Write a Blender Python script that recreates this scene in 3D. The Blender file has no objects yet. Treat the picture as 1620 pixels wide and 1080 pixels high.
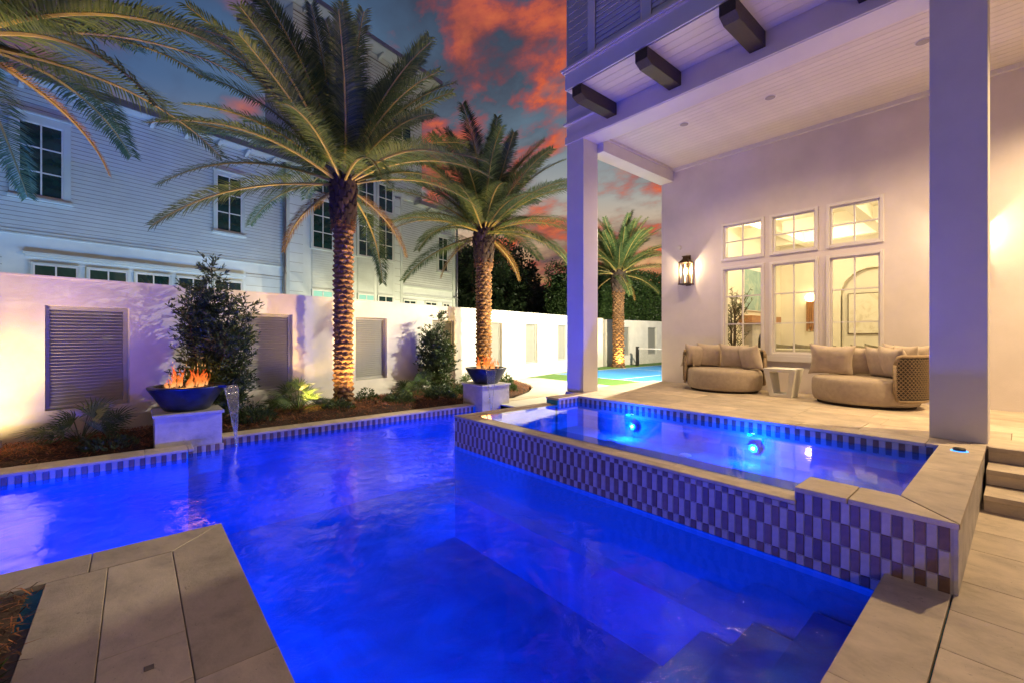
import bpy, math, random
from mathutils import Vector, Matrix, noise
R = math.radians
random.seed(7)
rnd = random.random
def U(a, b): return a + (b - a) * rnd()

# ------------------------------------------------------------------ camera, world, lights, exposure
sc = bpy.context.scene
cam_data = bpy.data.cameras.new('camera')
cam = bpy.data.objects.new('camera', cam_data)
sc.collection.objects.link(cam)
cam_data.sensor_width = 36
cam_data.lens = 695 / 1620 * 36
cam_data.shift_y = -10 / 1620
cam_data.clip_start = .05
cam_data.clip_end = 400
cam.location = (0, 0, 1.63)
cam.rotation_euler = (R(90), 0, -math.atan2(.6518, .7584))
sc.camera = cam
sc.view_settings.view_transform = 'Standard'
sc.view_settings.look = 'None'
sc.view_settings.exposure = 0
sc.view_settings.gamma = 1
sc.view_settings.use_curve_mapping = False
sc.cycles.max_bounces = 8
sc.cycles.diffuse_bounces = 4
sc.cycles.glossy_bounces = 4
sc.cycles.transparent_max_bounces = 24
sc.cycles.sample_clamp_indirect = 6
sc.cycles.use_denoising = True

world = bpy.data.worlds.new('World')
sc.world = world
world.use_nodes = True
WN = world.node_tree
for n in list(WN.nodes): WN.nodes.remove(n)

class NT:
    def __init__(s, nt): s.nt = nt
    def n(s, t, **kw):
        x = s.nt.nodes.new(t)
        for k, v in kw.items(): setattr(x, k, v)
        return x
    def l(s, a, b): s.nt.links.new(a, b)
    def math(s, op, a, b=None, clamp=False):
        x = s.n('ShaderNodeMath', operation=op); x.use_clamp = clamp
        for i, v in enumerate((a, b)):
            if v is None: continue
            if isinstance(v, (int, float)): x.inputs[i].default_value = v
            else: s.l(v, x.inputs[i])
        return x.outputs[0]
    def noise(s, vec, scale, detail=4, rough=.5, dist=0):
        x = s.n('ShaderNodeTexNoise')
        x.inputs['Scale'].default_value = scale; x.inputs['Detail'].default_value = detail
        x.inputs['Roughness'].default_value = rough; x.inputs['Distortion'].default_value = dist
        if vec is not None: s.l(vec, x.inputs['Vector'])
        return x.outputs[0]
    def ramp(s, fac, pts, interp='LINEAR'):
        x = s.n('ShaderNodeValToRGB'); cr = x.color_ramp; cr.interpolation = interp
        while len(cr.elements) < len(pts): cr.elements.new(.5)
        for e, (p, c) in zip(cr.elements, pts):
            e.position = p
            if isinstance(c, (int, float)): c = (c, c, c)
            e.color = (*c[:3], 1)
        s.l(fac, x.inputs[0]); return x.outputs[0]
    def mix(s, fac, a, b, blend='MIX'):
        x = s.n('ShaderNodeMix', data_type='RGBA', blend_type=blend)
        for sock, v in ((x.inputs[0], fac), (x.inputs[6], a), (x.inputs[7], b)):
            if isinstance(v, (int, float)): sock.default_value = v
            elif isinstance(v, tuple): sock.default_value = (*v[:3], 1)
            else: s.l(v, sock)
        return x.outputs[2]

def build_sky():
    t = NT(WN)
    tc = t.n('ShaderNodeTexCoord')
    sep = t.n('ShaderNodeSeparateXYZ'); t.l(tc.outputs['Generated'], sep.inputs[0])
    z = t.math('MAXIMUM', sep.outputs[2], 0.0)
    # sunset azimuth: roughly over the far trees
    dot = t.math('ADD', t.math('MULTIPLY', sep.outputs[0], .86), t.math('MULTIPLY', sep.outputs[1], .51))
    glow = t.ramp(dot, [(.30, 0), (.85, 1)])
    west = t.ramp(z, [(0, (1.0, .36, .07)), (.12, (1.05, .50, .15)), (.20, (.86, .58, .34)), (.30, (.48, .48, .45)), (.42, (.16, .24, .32)), (.62, (.08, .14, .21)), (1, (.02, .05, .14))])
    east = t.ramp(z, [(0, (.34, .26, .26)), (.15, (.25, .28, .36)), (.4, (.050, .12, .32)), (1, (.012, .045, .16))])
    base = t.mix(glow, east, west)
    inv = t.math('DIVIDE', 1.0, t.math('ADD', z, .16))
    comb = t.n('ShaderNodeCombineXYZ')
    t.l(t.math('MULTIPLY', sep.outputs[0], inv), comb.inputs[0]); t.l(t.math('MULTIPLY', sep.outputs[1], inv), comb.inputs[1])
    mp = t.n('ShaderNodeMapping'); t.l(comb.outputs[0], mp.inputs[0])
    mp.inputs['Rotation'].default_value = (0, 0, R(-42)); mp.inputs['Scale'].default_value = (1.5, 1.1, 1); mp.inputs['Location'].default_value = (3.1, 1.7, 0)
    n1 = t.noise(mp.outputs[0], 1.25, 12, .56, .15)
    n2 = t.noise(mp.outputs[0], 3.2, 12, .60, .15)
    dens = t.ramp(n1, [(.38, 0), (.60, 1)])
    lit = t.math('MULTIPLY', t.ramp(n1, [(.41, 0), (.50, 1), (.57, .75), (.66, .0)]), t.ramp(n2, [(.44, 0), (.57, 1)]), True)
    dark = t.mix(t.ramp(z, [(0, 0), (.5, 1)]), (.14, .075, .09), (.045, .045, .07))
    c1 = t.mix(t.math('MULTIPLY', dens, t.ramp(n2, [(.3, .45), (.6, .95)]), True), base, dark)
    red = t.mix(t.ramp(n2, [(.50, 0), (.68, 1)]), (.62, .075, .05), (1.1, .23, .06))
    redamt = t.math('MULTIPLY', lit, t.math('ADD', .12, t.math('MULTIPLY', glow, .80)), True)
    c2 = t.mix(redamt, c1, red)
    c2 = t.mix(t.ramp(t.math('ADD', sep.outputs[2], .5), [(.47, 1), (.495, 0)]), c2, (.05, .05, .055))
    bg = t.n('ShaderNodeBackground'); t.l(c2, bg.inputs[0]); bg.inputs[1].default_value = .82
    out = t.n('ShaderNodeOutputWorld'); t.l(bg.outputs[0], out.inputs[0])
build_sky()

def lamp(name, kind, loc, power, color, size=.05, target=None, spot=None, blend=.5):
    d = bpy.data.lights.new(name, kind); d.energy = power; d.color = color
    if kind == 'AREA': d.shape = 'DISK'; d.size = size
    elif kind == 'SUN': d.angle = size
    else: d.shadow_soft_size = size
    if spot: d.spot_size = R(spot); d.spot_blend = blend
    o = bpy.data.objects.new(name, d); sc.collection.objects.link(o); o.location = loc
    if target is not None:
        o.rotation_euler = (Vector(target) - Vector(loc)).to_track_quat('-Z', 'Y').to_euler()
    return o
BLUE = (.0, .075, 1.0)
WARM = (1.0, .74, .42)
FLOOD = (1.0, .88, .62)
AMBER = (1.0, .60, .15)
# pool lamps (their fixtures are built further down)
POOL_LAMPS = [((-.9, 4.20, -.42), (0, 1, 0), 600), ((-3.4, 4.20, -.45), (0, 1, 0), 260), ((.515, 3.1, -.55), (1, 0, 0), 170),
              ((.515, 1.5, -.6), (1, 0, 0), 130), ((4.7, 5.52, -.45), (0, 1, 0), 210)]
for i, (p, d, w) in enumerate(POOL_LAMPS):
    q = Vector(p) + Vector(d) * .06
    lamp('pool_light_beam', 'POINT', q, w, BLUE, .06)
SPA_LAMPS = [((5.96, 4.01, .20), (-1, 0, 0), 130), ((5.96, 2.23, .20), (-1, 0, 0), 130)]
for p, d, w in SPA_LAMPS:
    lamp('spa_light_beam', 'POINT', Vector(p) + Vector(d) * .13, w, (0, .08, 1.0), .02)
# floodlight on the end wall of the house
lamp('house_floodlight_beam', 'SPOT', (11.5, 6.1, 4.6), 3500, FLOOD, .03, (6.5, 10.6, -1.4), 135, .25)
lamp('court_floodlight_beam', 'SPOT', (14.6, 6.0, 5.2), 6200, FLOOD, .04, (15.2, 13.0, 1.3), 150, .5)
for xx, yy_, pw in ((-1.8, 11.5, 75), (1.2, 12.3, 100), (4.4, 13.1, 220), (7.6, 13.9, 330), (10.4, 14.7, 330)):
    lamp('neighbour_uplight_beam', 'SPOT', (xx, yy_, .5), pw, (1.0, .98, .58), .3, (xx - .5, yy_ + 2.0, 2.6), 150, .9)
for xx, yy_ in ((-2.6, 10.6), (.6, 11.2), (3.4, 11.9)):
    lamp('neighbour_blue_beam', 'SPOT', (xx, yy_, .4), 620, (.10, .38, 1.0), .2, (xx - .6, yy_ + 2.2, 7.4), 92, 1)  # added lamps standing in for blue pool light on the neighbour house
# unseen lamp added behind the viewer to warm deck, steps and tiles
lamp('post_lantern_flame', 'POINT', (.6, -3.4, 2.35), 220, (1, .66, .28), .06)
# palm uplights
UP = [((3.75, 8.62, .30), (3.34, 9.25, 3.4), 70), ((7.75, 9.55, .22), (7.72, 10.25, 3.4), 60), ((17.45, 12.3, .15), (17.8, 12.8, 3), 90), ((-1.35, 8.0, .28), (-1.62, 8.2, 3.2), 60),
      ((4.75, 8.55, .26), (3.36, 9.26, 4.5), -1), ((8.5, 9.1, .2), (7.74, 10.22, 4.4), -1), ((-1.9, 7.75, .25), (-1.62, 8.2, 4.6), -1)]
for p, q, w in UP:
    if w > 0: lamp('palm_uplight_beam', 'SPOT', p, w * 7, AMBER, .03, q, 125, .8)
    else: lamp('palm_uplight_beam', 'SPOT', p, 1500, (1, .62, .20), .03, q, 62, .9)  # extra spots added farther out to light the palm crowns
lamp('palm_uplight_beam', 'SPOT', (2.55, 8.9, .32), 420, AMBER, .03, (3.2, 9.2, 3.8), 125, .8)  # added uplight on the far side of the large palm
lamp('wall_uplight_beam', 'SPOT', (-1.25, 8.22, .37), 48, (1, .70, .28), .03, (-1.55, 8.75, 1.3), 150, .9)
# wall lanterns
for yy in (4.905, .47):
    lamp('lantern_flame', 'POINT', (9.33, yy, 3.07), 60, (1, .74, .42), .035)
# fill lamps added under the porch ceiling's speaker discs, first one out of view
PORCH_FILLS = [(7.9, -1.2), (7.75, 2.65), (7.55, 4.0), (7.78, .85)]
for i, (x, y) in enumerate(PORCH_FILLS):
    lamp('downlight_beam', 'SPOT', (x, y, 5.40), (1500, 215, 215, 240)[i], (1, .70, .36), .09, (x, y, 0), 140, .9)
# living room ceiling cans
for x, y in ((11.2, 3.9), (13.6, 3.4), (11.2, .9), (13.6, .9)):
    lamp('room_light', 'POINT', (x, y, 3.9), 92, (1, .84, .52), .12)
for p, w in (((.58, 7.87, 1.12), 9), ((6.0, 7.87, 1.12), 9)):
    lamp('fire_glow', 'POINT', p, w, (1, .38, .08), .12)

# ------------------------------------------------------------------ materials
def newmat(name):
    m = bpy.data.materials.new(name); m.use_nodes = True
    nt = m.node_tree; b = nt.nodes['Principled BSDF']
    return m, NT(nt), b
def mat(name, col, rough=.6, var=.12, scale=6, bump=0, bscale=40, metal=0, spec=.5, col2=None, stretch=None, dist=0, obj=0, coat=0):
    m, t, b = newmat(name)
    tc = t.n('ShaderNodeTexCoord'); vec = tc.outputs['Object']
    if stretch:
        mp = t.n('ShaderNodeMapping'); mp.inputs['Scale'].default_value = stretch; t.l(vec, mp.inputs[0]); vec = mp.outputs[0]
    f = t.noise(vec, scale, 6, .6, dist)
    a = tuple(c * (1 - var) for c in col); c2 = col2 or tuple(min(1, c * (1 + var)) for c in col)
    c = t.ramp(f, [(.32, a), (.68, c2)])
    if obj:
        oi = t.n('ShaderNodeObjectInfo')
        k = t.math('ADD', 1 - obj, t.math('MULTIPLY', oi.outputs['Random'], 2 * obj))
        mx = t.n('ShaderNodeVectorMath', operation='SCALE'); t.l(c, mx.inputs[0]); t.l(k, mx.inputs['Scale']); c = mx.outputs[0]
    t.l(c, b.inputs['Base Color'])
    rr = t.ramp(f, [(.3, rough * .85), (.7, min(1, rough * 1.15))]); t.l(rr, b.inputs['Roughness'])
    b.inputs['Metallic'].default_value = metal
    b.inputs['Specular IOR Level'].default_value = spec
    b.inputs['Coat Weight'].default_value = coat
    if bump:
        bp = t.n('ShaderNodeBump'); bp.inputs['Strength'].default_value = min(1, bump); bp.inputs['Distance'].default_value = .01
        t.l(t.noise(vec, bscale, 5, .6), bp.inputs['Height']); t.l(bp.outputs[0], b.inputs['Normal'])
    return m
def emis(name, col, strength, rough=.5):
    m, t, b = newmat(name)
    b.inputs['Base Color'].default_value = (*col, 1); b.inputs['Emission Color'].default_value = (*col, 1)
    b.inputs['Emission Strength'].default_value = strength
    return m
M = {}
M['stucco'] = mat('white stucco', (.70, .67, .61), .8, .11, 1.6, .2, 70)
M['stucco_porch'] = mat('porch stucco', (.66, .60, .57), .8, .07, 1.4, .25, 60)
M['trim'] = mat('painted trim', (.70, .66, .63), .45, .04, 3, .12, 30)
M['trim_end'] = mat('column paint', (.66, .63, .64), .55, .05, 2, .25, 60)
M['board'] = mat('painted ceiling board', (.72, .67, .57), .5, .04, 3, .1, 30, obj=.03)
M['siding'] = mat('painted lap siding', (.66, .69, .66), .6, .07, 2, .15, 30)
M['sidingtrim'] = mat('siding trim', (.55, .58, .54), .5, .05, 3, .1, 20)
M['dark_siding'] = mat('shaded lap siding', (.40, .42, .46), .6, .07, 2, .15, 30)  # darker blue-grey tone for the upper storey siding
M['shutter'] = mat('shutter paint', (.60, .62, .66), .5, .05, 3)
M['louver'] = mat('grey louver paint', (.33, .33, .30), .45, .06, 4, .08, 30)
M['corbel'] = mat('dark stained beam', (.045, .030, .024), .5, .35, 5, .3, 40, stretch=(1, 9, 9))
def stone(name, col, dk):
    m, t, b = newmat(name)
    tc = t.n('ShaderNodeTexCoord'); oi = t.n('ShaderNodeObjectInfo')
    add = t.n('ShaderNodeVectorMath', operation='ADD'); t.l(tc.outputs['Object'], add.inputs[0])
    sc_ = t.n('ShaderNodeVectorMath', operation='SCALE'); cx = t.n('ShaderNodeCombineXYZ')
    t.l(oi.outputs['Random'], cx.inputs[0]); t.l(oi.outputs['Random'], cx.inputs[1]); t.l(cx.outputs[0], sc_.inputs[0]); sc_.inputs['Scale'].default_value = 37
    t.l(sc_.outputs[0], add.inputs[1])
    mp = t.n('ShaderNodeMapping'); mp.inputs['Scale'].default_value = (1.5, 1.0, 1.6); t.l(add.outputs[0], mp.inputs[0])
    n1 = t.noise(mp.outputs[0], 2.6, 9, .68, .25); n2 = t.noise(mp.outputs[0], 8, 9, .72, .2); n3 = t.noise(add.outputs[0], 70, 4, .6)
    c = t.ramp(n1, [(.30, tuple(v * .66 for v in col)), (.50, col), (.70, tuple(min(1, v * 1.22) for v in col))])
    vein = t.ramp(n2, [(.30, 1), (.37, 0)]); c = t.mix(t.math('MULTIPLY', vein, .75), c, dk)
    pit = t.ramp(n3, [(.27, 1), (.32, 0)]); c = t.mix(t.math('MULTIPLY', pit, .8), c, dk)
    k = t.math('ADD', .84, t.math('MULTIPLY', oi.outputs['Random'], .3))
    s2 = t.n('ShaderNodeVectorMath', operation='SCALE'); t.l(c, s2.inputs[0]); t.l(k, s2.inputs['Scale'])
    t.l(s2.outputs[0], b.inputs['Base Color'])
    t.l(t.ramp(n2, [(.2, .42), (.8, .70)]), b.inputs['Roughness'])
    bp = t.n('ShaderNodeBump'); bp.inputs['Strength'].default_value = .45; bp.inputs['Distance'].default_value = .006
    h = t.math('SUBTRACT', t.math('ADD', n2, t.math('MULTIPLY', n3, .4)), t.math('MULTIPLY', pit, .5))
    t.l(h, bp.inputs['Height']); t.l(bp.outputs[0], b.inputs['Normal'])
    return m
M['stone'] = stone('travertine', (.56, .465, .345), (.16, .12, .09))
M['stone_lt'] = stone('pale limestone', (.52, .48, .42), (.25, .21, .17))
M['grout'] = mat('dark joint', (.20, .17, .14), .95, .2, 10)
M['tgrout'] = mat('tile grout', (.42, .38, .34), .9, .12, 10, .2, 60)
M['tile_lt'] = mat('light tile', (.50, .43, .37), .35, .14, 14, .2, 60, obj=.08)
M['tile_dk'] = mat('brown tile', (.20, .115, .072), .35, .25, 14, .2, 60, obj=.22)
M['concrete'] = mat('pale paving', (.50, .47, .40), .85, .08, 1.5, .3, 60)
M['soil'] = mat('dark soil', (.055, .030, .018), .95, .4, 9, .8, 30)
M['straw'] = mat('pine straw', (.34, .13, .05), .8, .5, 7)
M['straw2'] = mat('pine straw dark', (.085, .038, .020), .85, .5, 7)
M['ground'] = mat('ground', (.07, .07, .04), .95, .3, .5, .5, 20)
M['turf'] = mat('artificial turf', (.075, .17, .028), .9, .25, 60, .8, 220)
M['court_b'] = mat('blue court paint', (.025, .20, .52), .75, .08, 3, .15, 90)
M['court_l'] = mat('court line', (.75, .78, .76), .7, .04, 8)
M['bowl'] = mat('dark blue copper bowl', (.035, .045, .075), .32, .35, 6, .25, 18, metal=.5)
M['rock'] = mat('lava rock', (.03, .022, .022), .8, .5, 14, .6, 40)
M['metal'] = mat('grey metal', (.32, .33, .35), .35, .1, 5, metal=.9)
M['bronze'] = mat('bronze', (.10, .062, .032), .45, .3, 8, .2, 40, metal=.8)
M['black'] = mat('black metal', (.015, .016, .018), .45, .3, 8)
M['fabric'] = mat('taupe upholstery', (.42, .34, .255), .95, .10, 18, .5, 260)
M['pillow'] = mat('taupe cushion fabric', (.50, .41, .315), .95, .12, 9, .45, 240)
M['weave'] = mat('woven rope', (.30, .215, .125), .8, .25, 30, .4, 90)
M['weave_dk'] = mat('weave backing', (.03, .02, .012), .9, .2, 30)
M['table'] = mat('white side table', (.66, .64, .56), .55, .06, 5, .2, 60)
M['room'] = mat('cream room wall', (.74, .68, .55), .7, .03, 2)
M['roomfloor'] = mat('room floor', (.45, .38, .28), .5, .1, 3)
M['sofa'] = mat('cream sofa', (.68, .62, .48), .9, .06, 12)
M['pil_dk'] = mat('olive cushion', (.20, .17, .10), .9, .3, 20)
M['wood'] = mat('oak mantel', (.36, .17, .06), .5, .25, 5, stretch=(1, 8, 8))
M['roof'] = mat('metal roof', (.20, .22, .24), .45, .1, 4, metal=.3)
M['soffit'] = mat('soffit paint', (.42, .42, .42), .7, .05, 3)
M['bark'] = mat('palm bark', (.07, .042, .025), .9, .4, 12, .9, 40)
M['boot'] = mat('palm boot', (.20, .105, .048), .85, .45, 18, .8, 60, obj=.3)
M['boot_dk'] = mat('dark palm boot', (.055, .034, .026), .9, .5, 14, .8, 50, obj=.4)
M['fiber'] = mat('palm fibre', (.26, .12, .045), .95, .4, 22, .9, 60)
M['twig'] = mat('twig', (.10, .07, .04), .9, .3, 20)
M['drain'] = mat('white fitting', (.75, .78, .80), .4, .05, 10)
def leaf(name, c1, c2, trans=.3, scale=1.3, rough=.45):
    m, t, b = newmat(name)
    g = t.n('ShaderNodeNewGeometry'); oi = t.n('ShaderNodeObjectInfo')
    n = t.noise(g.outputs['Position'], scale, 3, .6)
    ri = t.math('MULTIPLY', t.math('ADD', g.outputs['Random Per Island'], n), .5)
    c = t.ramp(ri, [(.25, c1), (.75, c2)])
    k = t.math('ADD', .80, t.math('MULTIPLY', oi.outputs['Random'], .4))
    s2 = t.n('ShaderNodeVectorMath', operation='SCALE'); t.l(c, s2.inputs[0]); t.l(k, s2.inputs['Scale']); c = s2.outputs[0]
    t.l(c, b.inputs['Base Color']); b.inputs['Roughness'].default_value = rough
    tr = t.n('ShaderNodeBsdfTranslucent'); t.l(c, tr.inputs[0])
    ms = t.n('ShaderNodeMixShader'); ms.inputs[0].default_value = trans
    t.l(b.outputs[0], ms.inputs[1]); t.l(tr.outputs[0], ms.inputs[2])
    t.l(ms.outputs[0], t.nt.nodes['Material Output'].inputs[0])
    return m
M['frond'] = leaf('palm leaflets', (.034, .085, .032), (.155, .215, .075), .3)
M['rachis'] = mat('palm midrib', (.30, .24, .075), .55, .2, 4)
M['dry'] = leaf('dry palm leaflets', (.16, .09, .03), (.32, .20, .07), .25)
M['shrub'] = leaf('shrub leaves', (.028, .060, .020), (.10, .15, .045), .2, 4)
M['fan'] = leaf('palmetto blades', (.030, .070, .026), (.12, .19, .055), .2, 4)
M['tree'] = leaf('tree leaves', (.022, .050, .022), (.075, .125, .045), .25, .5)
M['hedge'] = leaf('hedge leaves', (.022, .055, .018), (.085, .15, .040), .2, .7)
M['olive'] = leaf('olive leaves', (.08, .09, .045), (.22, .23, .13), .2, 4)
def glass(name, tint=(1, 1, 1), ior=1.45, rough=0):
    m, t, b = newmat(name); t.nt.nodes.remove(b)
    tr = t.n('ShaderNodeBsdfTransparent'); tr.inputs[0].default_value = (*tint, 1)
    gl = t.n('ShaderNodeBsdfGlossy'); gl.inputs['Roughness'].default_value = rough
    fr = t.n('ShaderNodeFresnel'); fr.inputs[0].default_value = ior
    ms = t.n('ShaderNodeMixShader'); t.l(fr.outputs[0], ms.inputs[0]); t.l(tr.outputs[0], ms.inputs[1]); t.l(gl.outputs[0], ms.inputs[2])
    t.l(ms.outputs[0], t.nt.nodes['Material Output'].inputs[0])
    return m
M['glass'] = glass('clear glass')
def darkglass(name, c, e=None):
    m, t, b = newmat(name)
    g = t.n('ShaderNodeTexCoord'); n = t.noise(g.outputs['Object'], 1.3, 4, .6, 1)
    t.l(t.ramp(n, [(.35, tuple(v * .4 for v in c)), (.7, c)]), b.inputs['Base Color'])
    b.inputs['Roughness'].default_value = .04; b.inputs['Specular IOR Level'].default_value = .8
    if e:
        b.inputs['Emission Color'].default_value = (*e[0], 1); b.inputs['Emission Strength'].default_value = e[1]
    return m
M['nglass'] = darkglass('dark window glass', (.012, .05, .045))
M['nglass_g'] = darkglass('green reflecting window glass', (.02, .075, .045))  # green reflections painted into the glass colour
M['nglass_lit'] = darkglass('lit window glass', (.1, .2, .15), ((.42, .85, .62), .8))
def water(name, bscale, bstr, dist, tint, stretch=(1, 1, 1), ior=1.33):
    m, t, b = newmat(name); t.nt.nodes.remove(b)
    g = t.n('ShaderNodeTexCoord'); mp = t.n('ShaderNodeMapping'); mp.inputs['Scale'].default_value = stretch
    t.l(g.outputs['Object'], mp.inputs[0])
    n = t.noise(mp.outputs[0], bscale, 5, .55, 1.2); n2 = t.noise(mp.outputs[0], bscale * .22, 3, .5, .5)
    bp = t.n('ShaderNodeBump'); bp.inputs['Strength'].default_value = bstr; bp.inputs['Distance'].default_value = dist
    big = t.noise(g.outputs['Object'], .55, 3, .5, .8); amp = t.ramp(big, [(.38, .12), (.62, 1)])
    t.l(t.math('ADD', t.math('MULTIPLY', n, amp), t.math('MULTIPLY', n2, 1.5)), bp.inputs['Height'])
    tr = t.n('ShaderNodeBsdfTransparent'); tr.inputs[0].default_value = (*tint, 1)
    rf = t.n('ShaderNodeBsdfRefraction'); rf.inputs['IOR'].default_value = ior; rf.inputs[0].default_value = (*tint, 1); rf.inputs['Roughness'].default_value = .04
    gl = t.n('ShaderNodeBsdfGlossy'); gl.inputs['Roughness'].default_value = .02
    fr = t.n('ShaderNodeFresnel'); fr.inputs[0].default_value = ior
    for x in (rf, gl, fr): t.l(bp.outputs[0], x.inputs['Normal'])
    m1 = t.n('ShaderNodeMixShader'); m1.inputs[0].default_value = .30
    t.l(tr.outputs[0], m1.inputs[1]); t.l(rf.outputs[0], m1.inputs[2])
    ms = t.n('ShaderNodeMixShader'); t.l(fr.outputs[0], ms.inputs[0]); t.l(m1.outputs[0], ms.inputs[1]); t.l(gl.outputs[0], ms.inputs[2])
    t.l(ms.outputs[0], t.nt.nodes['Material Output'].inputs[0])
    return m
M['pool_water'] = water('pool water', 5.5, .6, .032, (.14, .52, 1))
M['spa_water'] = water('spa water', 3.0, .25, .006, (.42, .66, 1))
M['stream'] = glass('falling water', (.93, .95, .97), 1.6, .12)
_t = NT(M['stream'].node_tree); _o = M['stream'].node_tree.nodes['Material Output']; _s = _o.inputs[0].links[0].from_socket
_d = _t.n('ShaderNodeBsdfTranslucent'); _d.inputs[0].default_value = (.85, .9, .92, 1); _d2 = _t.n('ShaderNodeBsdfDiffuse'); _d2.inputs[0].default_value = (.85, .9, .92, 1)
_a = _t.n('ShaderNodeMixShader'); _t.l(_d.outputs[0], _a.inputs[1]); _t.l(_d2.outputs[0], _a.inputs[2])
_m = _t.n('ShaderNodeMixShader'); _m.inputs[0].default_value = .13; _t.l(_s, _m.inputs[1]); _t.l(_a.outputs[0], _m.inputs[2]); _t.l(_m.outputs[0], _o.inputs[0])
def plaster():
    m, t, b = newmat('pool plaster')
    g = t.n('ShaderNodeTexCoord'); v = g.outputs['Object']
    n = t.noise(v, .9, 6, .6, 1.2); n3 = t.noise(v, 90, 3, .6)
    c = t.ramp(n, [(.34, (.012, .17, .27)), (.5, (.025, .30, .43)), (.68, (.05, .46, .64))])  # light and dark blotches paint rippled pool light into the plaster
    c = t.mix(t.ramp(n3, [(.4, 0), (.7, .35)]), c, (.12, .35, .70))
    t.l(c, b.inputs['Base Color']); b.inputs['Roughness'].default_value = .8
    return m
M['plaster'] = plaster()
def flame():
    m, t, b = newmat('flame'); t.nt.nodes.remove(b)
    g = t.n('ShaderNodeTexCoord'); sp = t.n('ShaderNodeSeparateXYZ'); t.l(g.outputs['Object'], sp.inputs[0])
    lw = t.n('ShaderNodeLayerWeight'); lw.inputs[0].default_value = .4
    c = t.ramp(t.math('MULTIPLY', sp.outputs[2], 3.0), [(0, (1, .50, .18)), (.25, (1, .22, .04)), (1, (.9, .05, .01))])
    em = t.n('ShaderNodeEmission'); t.l(c, em.inputs[0]); em.inputs[1].default_value = 1.5
    tr = t.n('ShaderNodeBsdfTransparent')
    n = t.noise(g.outputs['Object'], 16, 4, .6)
    a = t.math('MULTIPLY', t.ramp(n, [(.40, .06), (.62, .70)]), t.math('SUBTRACT', 1.0, t.math('MULTIPLY', lw.outputs[1], .75)), True)
    ms = t.n('ShaderNodeMixShader'); t.l(a, ms.inputs[0]); t.l(tr.outputs[0], ms.inputs[1]); t.l(em.outputs[0], ms.inputs[2])
    t.l(ms.outputs[0], t.nt.nodes['Material Output'].inputs[0]); return m
M['flame'] = flame()
M['bulb'] = emis('warm bulb', (1, .72, .36), 14)
M['poollens'] = emis('pool lamp lens', (.06, .25, 1), 3)
M['spalens'] = emis('spa lamp lens', (.8, .92, 1), 14)
M['can'] = emis('downlight lens', (.30, .26, .24), .12)  # weak glow added to the ceiling disc faces
M['ring'] = emis('blue ring light', (.05, .35, 1), 2.5)
def art(name, cols, sc_):
    m, t, b = newmat(name); g = t.n('ShaderNodeTexCoord')
    n = t.noise(g.outputs['Object'], sc_, 8, .65, 1.5)
    t.l(t.ramp(n, [(i / (len(cols) - 1) * .5 + .25, c) for i, c in enumerate(cols)]), b.inputs['Base Color']); b.inputs['Roughness'].default_value = .7
    return m
M['art_blue'] = art('sea green painting', [(.13, .22, .22), (.24, .36, .33), (.48, .52, .40)], 2.2)
M['art_pale'] = art('pale painting', [(.52, .44, .30), (.74, .68, .54), (.78, .73, .62)], 3)

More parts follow.
